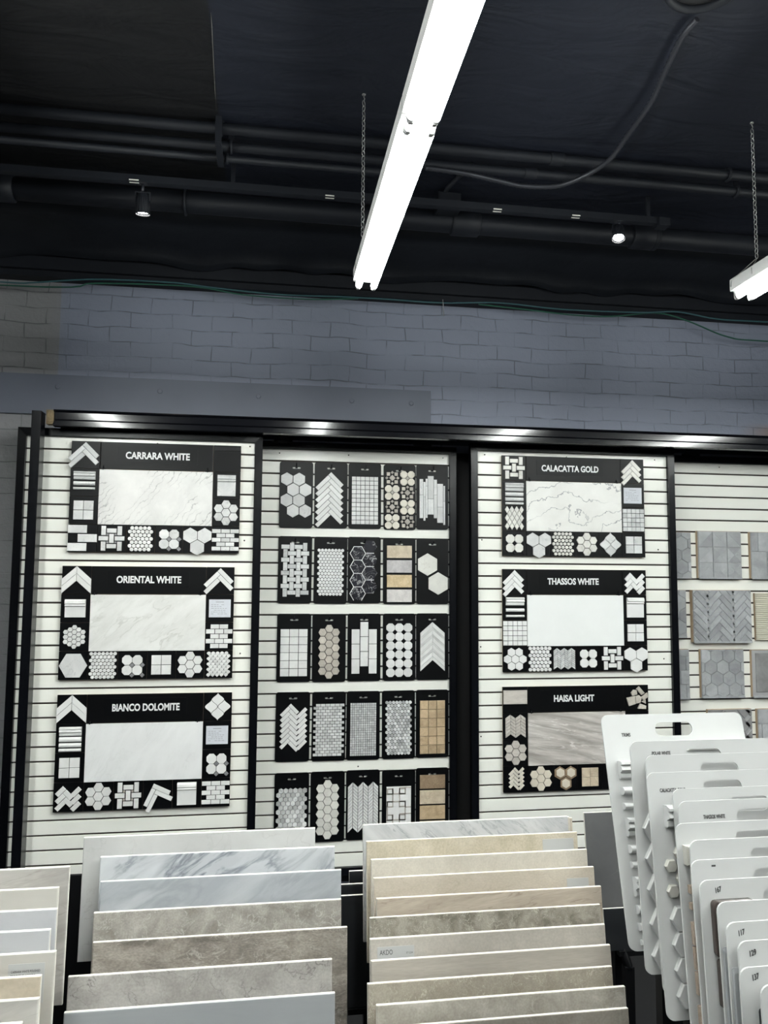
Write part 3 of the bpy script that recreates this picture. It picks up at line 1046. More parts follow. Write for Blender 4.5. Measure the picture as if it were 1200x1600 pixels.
# ------------------------------------------------------------------ hanging fluorescent fixtures
def make_fixture(label, L=1.215):
    """origin at the far end of the housing (towards the wall), top centre; runs towards -Y"""
    root = empty('fluorescent_light', (0, 0, 0), label, 'fluorescent light', 'hanging fluorescent lights')
    b = MB()
    hw = 0.054
    prof = [(-hw, -0.046), (-hw, 0.004), (-hw + 0.006, 0.010), (hw - 0.006, 0.010), (hw, 0.004), (hw, -0.046), (hw - 0.004, -0.048), (-hw + 0.004, -0.048)]
    n = len(prof)
    for y in (0.0, -L):
        b.v += [(x, y, z) for x, z in prof]
    for i in range(n):
        b.face([i, (i + 1) % n, n + (i + 1) % n, n + i])
    b.face(list(range(n))); b.face([n + i for i in range(n)][::-1])
    b.build('housing', M['fixture'], root)
    for sx in (-0.0325, 0.0325):
        b = MB()
        b.tube([(sx, -0.031, -0.074), (sx, -L + 0.031, -0.074)], 0.0135, 14)
        tb = b.build('tube', M['tube'], root)
        b = MB()
        b.tube([(sx, -0.020, -0.074), (sx, -0.032, -0.074)], 0.0138, 14); b.tube([(sx, -L + 0.032, -0.074), (sx, -L + 0.020, -0.074)], 0.0138, 14)
        b.build('tube_cap', M['tube_cap'], tb)
        for y in (-0.018, -L + 0.018):
            b = MB()
            b.chip([(sx - 0.011, -0.047), (sx - 0.011, -0.080), (sx - 0.006, -0.088), (sx + 0.006, -0.088), (sx + 0.011, -0.080), (sx + 0.011, -0.047)], y + 0.006, 0.012)
            b.build('lamp_holder', M['fixture'], root)
    return root


ROWS = (-1.30, 0.397, 2.06, 3.73)
ZF = H + 1.325
proto = make_fixture('long white fluorescent light whose far end hangs above the middle panel')
proto.location = (0.397, 3.21, ZF)
spec = []
for r, X in enumerate(ROWS):
    y = 3.21 if r != 2 else 3.05
    for s in range(4):
        if (r, s) == (1, 0):
            continue
        spec.append((r, s, X, y - 1.225 * s))
LAB = {(1, 1): 'fluorescent light nearer the camera, running out of the top of the photo', (2, 0): 'fluorescent light with bluish tube ends hanging on a chain at the right edge'}
for r, s, X, y in spec:
    c = copy_tree(proto)
    c.location = (X, y, ZF)
    c['label'] = LAB.get((r, s), 'hanging twin-tube fluorescent light outside the frame of the photo')


def chain_at(x, y, z0, z1, label, dx=0.0, ang=0.0, ends=(0.075, 0.075)):
    root = empty('hanging_chain', (x, y, z0), label, 'chain', 'chains of the fluorescent lights')
    hv = 0.075
    b = MB()
    z = hv
    k = 0
    ll = 0.027
    top = z1 - z0 - 0.03
    n = int(round((top - hv) / (ll * 0.80)))
    st = (top - hv) / n
    for k in range(n):
        zc = hv + st * (k + 0.5)
        a0 = (k % 2) * PI / 2 + ang
        pts = []
        for q in range(12):
            t = 2 * PI * q / 12
            u = 0.0075 * math.cos(t)
            w = (ll / 2 - 0.001) * math.sin(t)
            pts.append((u * math.cos(a0), u * math.sin(a0), zc + w))
        b.tube(pts, 0.0017, 5, 0, True)
    b.build('chain_links', M['zinc'], root)
    b = MB(); b.tube([(dx, ends[0], -0.030), (dx, ends[0] * 0.98, -0.004), (0, 0.004, hv), (0, -0.004, hv), (dx, -ends[1] * 0.98, -0.004), (dx, -ends[1], -0.030)], 0.0016, 6)
    b.build('v_wire', M['zinc'], root)
    b = MB(); b.tube([(0.004 * math.sin(q), 0, top + 0.004 + 0.006 * (1 - math.cos(q))) for q in (0.2, 1, 2, 3, 3.14)] + [(0, 0, z1 - z0)], 0.002, 6)
    b.tube([(0, 0, z1 - z0 - 0.004), (0, 0, z1 - z0)], 0.008, 8)
    b.build('ceiling_hook', M['zinc'], root)
    return root


chain_at(0.362, 3.04, ZF, CE, 'zinc chain holding the long fluorescent light in the middle', -0.0205, math.radians(38))
chain_at(2.082, 2.965, ZF, CE, 'zinc chain with a wire yoke holding the light at the right edge', -0.0775, math.radians(10))

# ------------------------------------------------------------------ sliding track and its post
rail = empty('sliding_door_track', (0, 4.29, H + 0.81), 'long glossy black steel track above the white display panels', 'track')
b = MB()
b.v = []
prof = [(0.0, 0.032), (0.006, 0.026), (0.010, 0.030), (0.010, 0.070), (-0.002, 0.078), (0.0, 0.084), (0.40, 0.084), (0.40, 0.030)]
for x in (-1.150, 6.95):
    b.v += [(x, y, z) for y, z in prof]
n = len(prof)
for i in range(n):
    b.face([i, (i + 1) % n, n + (i + 1) % n, n + i])
b.face(list(range(n))); b.face([n + i for i in range(n)][::-1])
b.build('track_beam', M['rail_metal'], rail)
b = MB(); b.box(-1.150, 6.95, -0.004, 0.004, -0.004, 0.023); b.box(-1.150, 6.95, -0.004, 0.045, -0.006, -0.003)
b.box(-1.150, 6.95, 0.004, 0.02, 0.012, 0.024); b.build('track_lip', M['rail_metal'], rail)
b = MB(); b.box(-1.185, -1.150, -0.005, 0.05, 0.004, 0.080); b.box(-1.178, -1.146, -0.012, 0.0, 0.012, 0.068)
b.build('end_plug', plain('tan_foam', (0.20, 0.15, 0.085), 0.9, noise=0.5, nscale=60, bump=0.5), rail)
post = MB(); post.box(-1.244, -1.197, 4.235, 4.315, 0.0, H + 0.873)
tag(post.build('track_post', M['black_metal']), 'black square steel post standing before the left display panel', 'post')
# black sheet on the wall behind the panels
b = MB(); b.box(-1.31, 6.9, WY - 0.012, WY, 0.05, H + 0.80)
struct(b.build('trim_5', M['matt_black']))


# ------------------------------------------------------------------ slatwall panels
def slat_panel(x0, x1, yface, ztop, label, hangers, screws=()):
    """x0..x1 outer frame, ztop is the top of the white sheet (relative to the eye)"""
    fwid = 0.044
    zb = ztop - 2.43
    root = empty('sliding_display_panel', ((x0 + x1) / 2, yface, H + zb - fwid), label, 'slatwall panel', 'sliding slatwall panels')
    cx = (x0 + x1) / 2
    hw = (x1 - x0) / 2
    w = hw - fwid + 0.004
    zo = fwid
    b = MB()
    z = 2.43 + zo
    nxt = z - 0.0685
    while nxt > zo:
        lo = max(nxt + 0.0050, zo)
        b.chip([(-w, lo), (w, lo), (w, z), (-w, z)], 0.012, 0.012, 0, 0.0012)
        z = nxt - 0.0050
        nxt -= 0.0762
    if z > zo + 0.01:
        b.chip([(-w, zo), (w, zo), (w, z), (-w, z)], 0.012, 0.012, 0, 0.0012)
    b.build('slats', M['slat'], root)
    b = MB(); b.box(-w, w, 0.011, 0.018, zo, 2.43 + zo); b.build('groove_backing', M['groove'], root)
    tot = 2.43 + 2 * fwid
    for s in (-1, 1):
        b = MB()
        xa, xb = (-hw, -hw + fwid) if s < 0 else (hw - fwid, hw)
        ins = -fwid if s < 0 else fwid
        # mitred ends
        o, i = (xa, xb) if s < 0 else (xb, xa)
        b.chip([(o, 0), (i, fwid), (i, tot - fwid), (o, tot)], 0.022, 0.045, 0, 0.0025)
        b.build('frame_stile', M['black_metal'], root)
    b = MB(); b.chip([(-hw, tot), (-hw + fwid, tot - fwid), (hw - fwid, tot - fwid), (hw, tot)], 0.022, 0.045, 0, 0.0025); b.build('frame_rail', M['black_metal'], root)
    b = MB(); b.chip([(-hw, 0), (hw, 0), (hw - fwid, fwid), (-hw + fwid, fwid)], 0.022, 0.045, 0, 0.0025); b.build('frame_rail', M['black_metal'], root)
    for hx in hangers:
        b = MB(); b.box(hx - cx - 0.055, hx - cx + 0.055, -0.018, 0.014, tot - 0.002, tot + 0.016); b.box(hx - cx - 0.03, hx - cx + 0.03, -0.006, 0.008, tot + 0.016, tot + 0.028)
        b.build('roller_hanger', M['black_metal'], root)
    for sx, sz in screws:
        b = MB(); b.chip(ngon(sx - cx, sz - zb + zo, 0.0042, 10), 0.0005, 0.002, 0, 0.0006); b.build('screw', M['black_metal'], root)
    return root


YL, YR, YM, YF = 4.40, 4.475, 4.60, 4.62
slat_panel(-1.353, -0.038, YL, 0.765, 'white slatwall panel in a black frame, leftmost, carrying three marble sample boards', (-1.08, -0.20),
           ((-0.62, 0.744), (-0.11, 0.744), (-0.13, 0.208), (-0.14, -0.42)))
slat_panel(-0.174, 1.141, YM, 0.766, 'white slatwall panel set back in the middle, carrying rows of small black cards', (0.08, 0.93),
           ((0.06, 0.744), (0.475, 0.744), (1.06, 0.744), (0.55, -1.10)))
slat_panel(1.198, 2.511, YR, 0.773, 'white slatwall panel right of the middle, carrying three sample boards partly behind white boards', (1.46, 2.24),
           ((1.29, 0.752), (1.81, 0.752), (2.39, 0.752), (1.27, 0.235), (2.40, 0.19), (1.26, -0.40), (2.42, -0.48), (1.26, -0.92)))
slat_panel(2.40, 3.715, YF, 0.764, 'white slatwall panel at the right edge, carrying grey mosaic panels', (2.72, 3.4), ((2.92, 0.742),))

# ------------------------------------------------------------------ marble sample boards
C6 = 0.1524


def bars(heights, root, loc, mat, w=0.112, gap=0.010, first='crown'):
    z = 0.060
    for i, h in enumerate(heights):
        prof = crown(h, 0.020) if i == 0 else pencil(h, 0.014)
        profile_bar('moulding', -w / 2, w / 2, [(z + a, d) for a, d in prof], mat, root, loc)
        z -= h + gap


def skirting(root, loc, mat, w=0.100, h=0.118):
    z0 = h / 2
    prof = [(z0, 0.012), (z0 - 0.008, 0.018), (z0 - 0.022, 0.020), (z0 - 0.026, 0.012), (z0 - 0.034, 0.017), (z0 - 0.040, 0.009), (-z0, 0.008)]
    profile_bar('skirting_sample', -w / 2, w / 2, prof, mat, root, loc)


def label_card(root, loc, w=0.118, h=0.098):
    b = MB(); b.chip(rect(-w / 2, -h / 2, w, h, 0), 0, 0.002)
    o = b.build('price_card', M['paper'], root, loc)
    b = MB()
    rnd = random.Random(loc[0] * 100 + loc[2])
    b.chip(rect(-0.022, h / 2 - 0.016, 0.044, 0.004, 0), -0.0018, 0.0006, 0, 0.0001)
    for k in range(6):
        z = h / 2 - 0.030 - k * 0.010
        x = -w / 2 + 0.012
        while x < w / 2 - 0.022:
            ww = rnd.uniform(0.006, 0.016)
            if rnd.random() < 0.75:
                b.chip(rect(x, z, ww, 0.0028, 0), -0.0018, 0.0006, 0, 0.0001)
            x += ww + 0.004
    b.build('printed_lines', M['grey_ink'], o)


def sample_board(x0, zt, yf, title, slab, label, cells, tx, mat='white', blank=(), depth=0.026, tilt=0.0, txw=0.345, zb_extra=0.0):
    """x0 left, zt top relative to the eye, yf slat face; 36 x 24 inch board of 6 inch squares"""
    W, T = 6 * C6, 4 * C6
    root = empty('marble_sample_board', (x0 + W / 2, yf, H + zt - T), label, 'sample board', 'marble sample boards on the slatwall', rot=(0, tilt, 0))
    b = MB(); b.box(-W / 2 + 0.004, W / 2 - 0.004, -depth + 0.008, -0.001, 0.003, T - 0.003); b.build('base_panel', M['mdf'], root)
    yc = -depth + 0.008
    b = MB()
    for c in range(6):
        for r in range(4):
            if 0 < c < 5 and r in (1, 2, 3):
                continue
            b.chip(rect(-W / 2 + c * C6, r * C6, C6, C6, 0.0015), yc, 0.005, 0, 0.0006)
    b.chip(rect(-W / 2 + C6, C6, 4 * C6, 2 * C6, 0.002), yc, 0.003, 0, 0.0008)
    b.build('black_squares', M['card'], root)
    b = MB(); b.chip(rect(-W / 2 + C6, 3 * C6, 4 * C6, C6, 0.002), yc, 0.006, 0, 0.001); sg = b.build('sign_plate', M['sign'], root)
    b = MB(); b.chip(rect(-0.215 + tx, 3 * C6 + 0.036, 0.43, 0.092, 0), yc - 0.006, 0.0008, 0, 0.0002); b.build('name_strip', M['card'], sg)
    text_obj('lettering', title, 0.052, M['white_ink'], sg, (tx, yc - 0.0074, 3 * C6 + 0.080), width=txw, bold=0.0017)
    b = MB(); b.chip(rect(-2 * C6, C6 - 0.001, 4 * C6, 2 * C6 - 0.001, 0.001), yc - 0.003, 0.009, 0, 0.0012); b.build('marble_slab', M[slab], root)
    for cx in (-2 * C6 + 0.02, 2 * C6 - 0.03):
        b = MB(); b.tube([(cx, yc - 0.004, 3 * C6 + 0.02), (cx, yc - 0.012, 3 * C6 + 0.004), (cx, yc - 0.016, 3 * C6 - 0.004)], 0.003, 6); b.box(cx - 0.012, cx + 0.012, yc - 0.012, yc - 0.005, 3 * C6 - 0.001, 3 * C6 + 0.004)
        b.build('wire_clip', M['black_metal'], root)
    for (c, r), fn in cells.items():
        fn(root, (-W / 2 + (c + 0.5) * C6, yc - 0.005, (r + 0.5) * C6))
    return root


def mo(polys, *mats, dx=0.0, dz=0.0, depth=0.007):
    def fn(root, loc):
        mosaic('mosaic_sample', polys, [M[q] for q in mats], root, (loc[0] + dx, loc[1], loc[2] + dz), depth)
    return fn


def two(mat):
    return mo(p_grid(2, 2, 0.106, 0.106, 0.003), mat)


def bigbrick(mat):
    ps = [rect(-0.078, 0.026, 0.102, 0.046), rect(-0.025, -0.023, 0.102, 0.046), rect(-0.078, -0.072, 0.102, 0.046)]
    return mo(ps, mat)


gw, wh, pu, ww = 'grey_white', 'white', 'pure', 'warm_white'
ARR2 = p_arrow(2, 0.104, 0.026, 0.071)
ARR3 = p_arrow(3, 0.083, 0.0245, 0.071)
CHV2 = p_chevron(2, 0.076, 0.068, 0.040, 0.074)
WEAVE = p_weave(3, 3, 0.0425)
OCT2 = p_oct(2, 2, 0.054, corner_dots=True)
PENNY = p_penny(6, 7, 0.0225)
SUB5a = p_subway(5, 0.150, 0.122, 0.050, True)
SUB5b = p_subway(5, 0.146, 0.132, 0.0485, False)
FLOW = p_flower(0.0272)
FLOWP = p_flower(0.0272, False)
HERR = p_herring(0.0555, 0.0262, 0.052, 0.050, off=(0.01, -0.005))


def nothing(root, loc):
    pass


def corner_strip(root, loc):
    b = MB(); b.chip(rect(-0.074, 0.045, 0.148, 0.022, 0), 0, 0.004); b.build('black_strip', M['matt_black'], root, loc)


sample_board(-1.072, 0.742, YL, 'CARRARA WHITE', 'slab_diag', 'black sample board with a slab of dense diagonal grey veins, top of left panel',
             {(0, 3): mo(ARR2, gw), (0, 2): lambda r, l: bars((0.045, 0.022, 0.014), r, l, M[gw]), (0, 1): two(gw),
              (0, 0): bigbrick(gw), (1, 0): mo(WEAVE, gw, 'grey_dot'), (2, 0): mo(PENNY, wh), (3, 0): mo(OCT2, gw, 'grey_dot'),
              (4, 0): mo(p_hex3(0.045), gw), (5, 0): mo(SUB5a, gw), (5, 1): mo(FLOW, gw), (5, 2): lambda r, l: skirting(r, l, M[gw]), (5, 3): corner_strip}, 0.003)
sample_board(-1.093, 0.058, YL, 'ORIENTAL WHITE', 'slab_faint', 'black sample board with a white slab of faint cloudy veins, left panel',
             {(0, 3): mo(CHV2, wh), (0, 2): lambda r, l: skirting(r, l, M[wh], 0.106, 0.096), (0, 1): mo(p_hex19(0.0148), wh),
              (0, 0): mo([hexa(0, 0, 0.074)], gw), (1, 0): mo(p_penny(7, 8, 0.0205), wh), (2, 0): mo(OCT2, wh, 'grey_dot'), (3, 0): two(wh),
              (4, 0): mo(FLOW, wh), (5, 0): mo(p_fan(5, 9, 0.0235), wh), (5, 1): mo(SUB5b, wh), (5, 2): lambda r, l: label_card(r, l), (5, 3): mo(ARR2, wh)}, -0.002, txw=0.343)
sample_board(-1.091, -0.628, YL, 'BIANCO DOLOMITE', 'slab_plain', 'black sample board with a plain pale slab, bottom of the left panel',
             {(0, 3): mo(CHV2, pu), (0, 2): lambda r, l: bars((0.046, 0.026, 0.022, 0.017), r, l, M[pu], gap=0.006), (0, 1): two(pu),
              (0, 0): mo(HERR, wh), (1, 0): mo(FLOW, wh), (2, 0): mo(WEAVE, wh, 'taupe_dot'), (3, 0): mo(rot_polys(p_arrow(2, 0.100, 0.024, 0.062), 20), pu),
              (4, 0): lambda r, l: skirting(r, l, M[pu]), (5, 0): mo(SUB5a, pu), (5, 1): mo(OCT2, pu, 'grey_dot'), (5, 2): lambda r, l: label_card(r, l), (5, 3): mo(p_lantern(0.038), pu)}, 0.002, txw=0.352)
sample_board(1.389, 0.749, YR, 'CALACATTA GOLD', 'slab_bold', 'black sample board with a warm white slab of thin wandering grey veins',
             {(0, 3): mo(WEAVE, ww, 'matt_black'), (0, 2): lambda r, l: bars((0.050, 0.024, 0.022, 0.016), r, l, M[gw], gap=0.007), (0, 1): mo(p_rhombus(4, 3, 0.030, 0.050), ww),
              (0, 0): mo(OCT2, ww, 'card'), (1, 0): mo(p_hex3(0.045), gw), (2, 0): mo(p_penny(6, 7, 0.0235, 0.0098), ww), (3, 0): mo(FLOW, ww),
              (4, 0): mo(p_lantern(0.038), gw), (5, 0): two(gw), (5, 1): mo(p_grid(5, 5, 0.140, 0.140, 0.003), gw), (5, 2): lambda r, l: label_card(r, l), (5, 3): mo(ARR3, ww)}, -0.023, txw=0.366)
sample_board(1.388, 0.062, YR, 'THASSOS WHITE', 'slab_pure', 'black sample board with a pure white slab without any veins',
             {(0, 3): mo(ARR3, pu), (0, 2): lambda r, l: bars((0.048, 0.020, 0.014), r, l, M[pu], gap=0.018), (0, 1): mo(p_grid(5, 5, 0.148, 0.146, 0.003), pu),
              (0, 0): mo(FLOWP, pu), (1, 0): mo(p_penny(6, 7, 0.024, 0.0108, True), pu), (2, 0): mo(p_zigzag(6, 9, 0.0226, 0.0125, 0.014), gw), (3, 0): mo(OCT2, pu, 'card'),
              (4, 0): mo(WEAVE, pu, 'matt_black'), (5, 0): mo(p_hex3(0.044), pu), (5, 1): two(pu), (5, 2): lambda r, l: skirting(r, l, M[pu], 0.108, 0.120), (5, 3): mo(HERR, pu)}, -0.013, txw=0.325)
broken = [[(-0.066, 0.0), (-0.052, -0.048), (-0.010, -0.036), (-0.012, 0.012)], [(-0.008, 0.010), (-0.008, -0.034), (0.022, -0.028), (0.030, 0.002), (0.012, 0.016)],
          [(-0.038, 0.030), (-0.022, 0.048), (-0.002, 0.046), (0.002, 0.020), (-0.030, 0.012)], [(-0.004, 0.052), (0.014, 0.068), (0.050, 0.028), (0.028, 0.016)],
          [(0.028, 0.004), (0.066, 0.030), (0.070, 0.004), (0.040, -0.016)], [(0.004, -0.064), (0.020, -0.034), (0.058, -0.048), (0.056, -0.068)], [(0.030, -0.024), (0.054, -0.010), (0.056, -0.036)]]
HEX3S = []
for cx, cz in ((-0.033, 0.030), (0.033, 0.030), (0.0, -0.032)):
    HEX3S.append((hexa(cx, cz, 0.0275, False, 0), 0))
for cx, cz in ((-0.034, 0.028), (0.034, 0.028), (0.002, -0.034)):
    HEX3S.append((hexa(cx, cz, 0.0385, False, 0), 1))


def hex3_framed(root, loc):
    b = MB()
    for p, k in HEX3S:
        b.chip(p, 0, 0.009 if k == 0 else 0.004, k)
    b.build('mosaic_sample', [M['ivory'], M['brown']], root, loc)


sample_board(1.386, -0.632, YR, 'HAISA LIGHT', 'slab_wavy', 'black sample board with a wavy greige slab, bottom of the right panel, partly hidden',
             {(0, 3): mo([rect(-0.074, -0.026, 0.148, 0.083)], 'greige'), (0, 2): mo(p_zigzag(4, 6, 0.031, 0.019, 0.020), 'greige'), (0, 1): mo(FLOW, 'greige'),
              (0, 0): mo(p_herring(0.041, 0.0165, 0.050, 0.055, off=(0.005, 0)), 'cream'), (1, 0): mo(FLOW, 'ivory'), (2, 0): hex3_framed, (3, 0): mo(p_grid(2, 2, 0.104, 0.108, 0.002), 'beige'),
              (5, 3): mo(broken, 'taupe', depth=0.010)}, -0.016, txw=0.253)

# ------------------------------------------------------------------ mosaic cards on hooks, middle panel
CX = (0.163, 0.372, 0.578, 0.790, 0.992)
CZ = (0.694, 0.246, -0.209, -0.664, -1.122)
CW, CH = 0.198, 0.396


def centred(polys, dz=0.0):
    return shift(polys, 0, dz)


def q4(px, pz, cx, cz, s):
    return ((px - cx) / s * 0.00394, (cz - pz) / s * 0.00377)


def card_hexbig():
    out = []
    r = 0.0415
    d = 0.0728
    for j in range(4):
        off = -0.020 if j % 2 == 0 else 0.018
        for i in (-0.5, 0.5):
            out.append(hexa(off + i * d, 0.093 - j * 0.0632, r, False))
    return out


def card_circles():
    out = []
    p = 0.0455
    for j in range(4):
        for i in range(2):
            bx, bz = (-0.047, 0.047)[i], 0.122 - j * 0.0885
            if (i + j) % 2 == 1:
                for q, m_ in p_oct(2, 2, p, cut=0.29):
                    out.append(([(x + bx, z + bz) for x, z in q], m_))
            else:
                out.append((ngon(bx, bz, 0.020, 4), 1))
                for sx in (-1, 1):
                    for sz in (-1, 1):
                        out.append((rect(bx + sx * 0.024 - 0.0115, bz + sz * 0.024 - 0.0115, 0.023, 0.023, 0.002), 2))
                    out.append((ngon(bx + sx * 0.0335, bz, 0.010, 4), 1))
                    out.append((ngon(bx, bz + sx * 0.0335, 0.010, 4), 1))
    return out


def card_strips():
    out = []
    cols_ = [(-0.080, 0.022, 0.110, -0.130, (0.012,)), (-0.056, 0.012, 0.093, -0.145, (0.0,)), (-0.042, 0.011, 0.113, -0.128, (0.066,)), (-0.029, 0.036, 0.130, -0.108, (-0.012,)),
             (0.009, 0.019, 0.108, -0.130, (0.012,)), (0.030, 0.036, 0.083, -0.158, (-0.062,)), (0.068, 0.011, 0.071, -0.170, (-0.025,))]
    for x, w, z1, z0, cuts in cols_:
        zs = [z1] + list(cuts) + [z0]
        for a, c in zip(zs, zs[1:]):
            out.append([(x, c + 0.0007), (x + w, c + 0.0007), (x + w, a - 0.0007), (x, a - 0.0007)])
    return out


def card_darkhex():
    """dark hexagons laid in a white outline"""
    out = []
    r = 0.0475
    d = math.sqrt(3) * r
    def ring(cx, cz, sides):
        for k in sides:
            a0, a1 = k * PI / 3, (k + 1) * PI / 3
            ro, ri = r + 0.0012, r - 0.0032
            out.append(([(cx + ri * math.cos(a0), cz + ri * math.sin(a0)), (cx + ro * math.cos(a0), cz + ro * math.sin(a0)),
                         (cx + ro * math.cos(a1), cz + ro * math.sin(a1)), (cx + ri * math.cos(a1), cz + ri * math.sin(a1))], 1))
    for j in range(4):
        cz = 0.099 - j * d * 0.97
        out.append((hexa(-0.040, cz, r - 0.003, True, 0), 0))
        ring(-0.040, cz, range(6) if j < 3 else (0, 2, 3, 5, 1))
        out.append((hexa(0.033, cz + d * 0.5, r * 0.88, True, 0) if j == 0 else hexa(0.0335, cz + d * 0.5, r - 0.003, True, 0), 0))
        if j > 0:
            out.append((rect(0.012, cz + d * 0.985 - 0.002, 0.045, 0.0044, 0), 1))
    out.append((rect(0.012, 0.099 - 3 * d * 0.97 + 0.002, 0.045, 0.0044, 0), 1))
    return out


def card_bars(n, h, pitch, z1, w=0.152):
    return [([(-w / 2, z1 - k * pitch - h), (w / 2, z1 - k * pitch - h), (w / 2, z1 - k * pitch), (-w / 2, z1 - k * pitch)], k) for k in range(n)]


def card_hexcol(r, ncol, rows, top_mid=True, z0=0.0):
    out = []
    d = math.sqrt(3) * r
    for c in range(ncol):
        odd = c % 2 == (1 if top_mid else 0)
        n = rows + (1 if odd else 0)
        for k in range(n):
            out.append(hexa((c - (ncol - 1) / 2) * 1.5 * r, z0 + ((n - 1) / 2 - k) * d, r, True))
    return out


def card_hexrow(r, nx, nz, z0=0.0):
    out = []
    d = math.sqrt(3) * r
    for j in range(nz):
        n = nx
        off = d / 4 if j % 2 == 0 else -d / 4
        for i in range(n):
            out.append(hexa((i - (n - 1) / 2) * d + off, z0 + ((nz - 1) / 2 - j) * 1.5 * r, r, False, 0.002))
    return out


def card_vert():
    out = []
    w, h = 0.050, 0.0875
    for k in range(3):
        out.append(rect(-0.0765, 0.107 - (k + 1) * h, w, h))
        out.append(rect(0.0265, 0.107 - (k + 1) * h, w, h))
        out.append(rect(-0.0250, 0.150 - (k + 1) * h, w, h))
    return out


def card_fret():
    out = [([(-0.073, -0.190), (0.073, -0.190), (0.073, 0.103), (-0.073, 0.103)], 0)]
    bars_ = []
    def B(x0, x1, z0, z1):
        bars_.append(([(x0, z0), (x1, z0), (x1, z1), (x0, z1)], 1))
    xs = [-0.068, -0.036, 0.004, 0.038]
    tk = 0.007
    for zb in (0.095, -0.054):
        for (xa, xb) in ((xs[0], xs[1]), (xs[2], xs[3])):
            for zt in (zb, zb - 0.073):
                B(xa - tk / 2, xb + tk / 2, zt - tk, zt); B(xa - tk / 2, xb + tk / 2, zt - 0.036, zt - 0.036 + tk)
                B(xa - tk / 2, xa + tk / 2, zt - 0.036, zt); B(xb - tk / 2, xb + tk / 2, zt - 0.036, zt)
        B(xs[1] - tk / 2, xs[1] + tk / 2, zb - 0.073, zb); B(xs[2] - tk / 2, xs[2] + tk / 2, zb - 0.073, zb)
        B(-0.073, xs[3], zb - 0.036, zb - 0.036 + tk); B(-0.073, xs[3], zb - 0.080, zb - 0.073)
        B(xs[3] - tk / 2, xs[3] + tk / 2, zb - 0.150, zb - 0.073); B(xs[0] - tk / 2, xs[0] + tk / 2, zb - 0.150, zb - 0.073)
        B(xs[2], 0.073, zb - tk + 0.006, zb + 0.006); B(xs[3], 0.073, zb - 0.113, zb - 0.106)
    return out, bars_


CARDS = [
    [(card_hexbig(), [gw], 'black card with eight large grey hexagon tiles, top left of the middle panel', 'large grey hexagons', 0),
     (p_arrow(7, 0.108, 0.0262, 0.140), [wh], 'black card with one column of stacked white arrow strips, in the top row', 'stacked arrow strips', 0.0),
     (p_grid(6, 11, 0.162, 0.290, 0.003), ['white'], 'black card with a sheet of small white squares, centre of the top row', 'small white squares in the top row', -0.028),
     (card_circles(), ['cream', 'taupe_dot', 'taupe'], 'black card with cream octagons and taupe diamond clusters, in the top row', 'cream octagons', -0.006),
     (card_strips(), [gw], 'black card with vertical strips of uneven length, right end of the top row', 'vertical strips', 0)],
    [(p_weave(4, 8, 0.0385, False, 1.30, 0.68), [gw], 'black card with a pale basketweave mosaic, left end of the second row', 'basketweave mosaic', 0.0),
     (p_penny(8, 16, 0.0200, 0.0094), [pu], 'black card with plain white penny rounds, in the second row', 'white penny rounds', -0.012),
     (card_darkhex(), ['dark', 'white_ink'], 'black card with dark hexagons outlined in white, centre of the second row', 'dark outlined hexagons', 0),
     (card_bars(4, 0.075, 0.088, 0.153), ['beige', 'speckled', 'golden', 'pinkish'], 'black card with four stone bars in beige, grey, gold and pink, second row', 'four coloured stone bars', 0),
     ([hexa(-0.032, 0.040, 0.070, False), hexa(0.034, -0.074, 0.070, False)], [ww], 'black card with just two large white hexagons, right end of the second row', 'two large hexagons', 0)],
    [(p_grid(3, 6, 0.160, 0.275, 0.003), [wh], 'black card with eighteen large white squares, left end of the third row', 'large white squares', -0.028),
     (card_hexcol(0.0260, 3, 6), ['taupe'], 'black card with taupe hexagons in three columns, in the third row', 'taupe hexagons', -0.022),
     (card_vert(), [wh], 'black card with upright white bricks, the middle column raised, third row', 'upright white bricks', 0),
     (p_oct(3, 6, 0.0530, False), [wh], 'black card with rows of white clipped octagons, in the third row', 'clipped octagons', -0.018),
     (p_chevlist((0.030, 0.007, 0.007, 0.030, 0.007, 0.007, 0.032, 0.010, 0.030, 0.008, 0.006, 0.030, 0.024), 0.0745, 0.064, 0.146), [wh], 'black card with one tall white chevron of thick and thin stripes, third row', 'striped chevron', 0)],
    [(p_herring(0.069, 0.0215, 0.072, 0.118, off=(0.012, 0.01)), [wh], 'black card with a wide white herringbone mosaic, left end of the fourth row', 'white herringbone mosaic', -0.008),
     (p_running(18, 0.168, 0.300, 0.028, 0.0027), [gw], 'black card with tiny grey-white running bricks, in the fourth row', 'tiny running bricks', -0.020),
     (p_grid(12, 23, 0.155, 0.305, 0.0024), [gw], 'black card with a fine grid of very small squares, centre of the fourth row', 'fine grid', -0.022),
     (p_penny(8, 18, 0.0200, 0.0094), ['mixed'], 'black card with penny rounds mixed in white and grey-green, fourth row', 'mixed penny rounds', -0.018),
     (p_grid(3, 6, 0.154, 0.312, 0.0022), ['tan'], 'black card with tan travertine squares, right end of the fourth row', 'tan squares', -0.020)],
    [(card_hexrow(0.0158, 6, 11, 0.0), ['mixed'], 'black card with small white and grey hexagons, left end of the bottom row', 'small hexagons', -0.020),
     (card_hexcol(0.0275, 3, 6), [ww], 'black card with white hexagons in three columns, in the bottom row', 'white hexagon columns', -0.016),
     (p_zigzag(6, 14, 0.0300, 0.0185, 0.026, 0.003), [wh], 'black card with six columns of narrow white chevrons, bottom row', 'chevron columns', -0.012),
     (None, None, 'black card with a white sheet patterned in dark brown fretwork, bottom row', 'brown fretwork', 0),
     (card_bars(4, 0.078, 0.088, 0.158), ['brown', 'beige', 'tan', 'beige'], 'black card with brown and tan stone bars, right end of the bottom row', 'brown and tan bars', 0)],
]
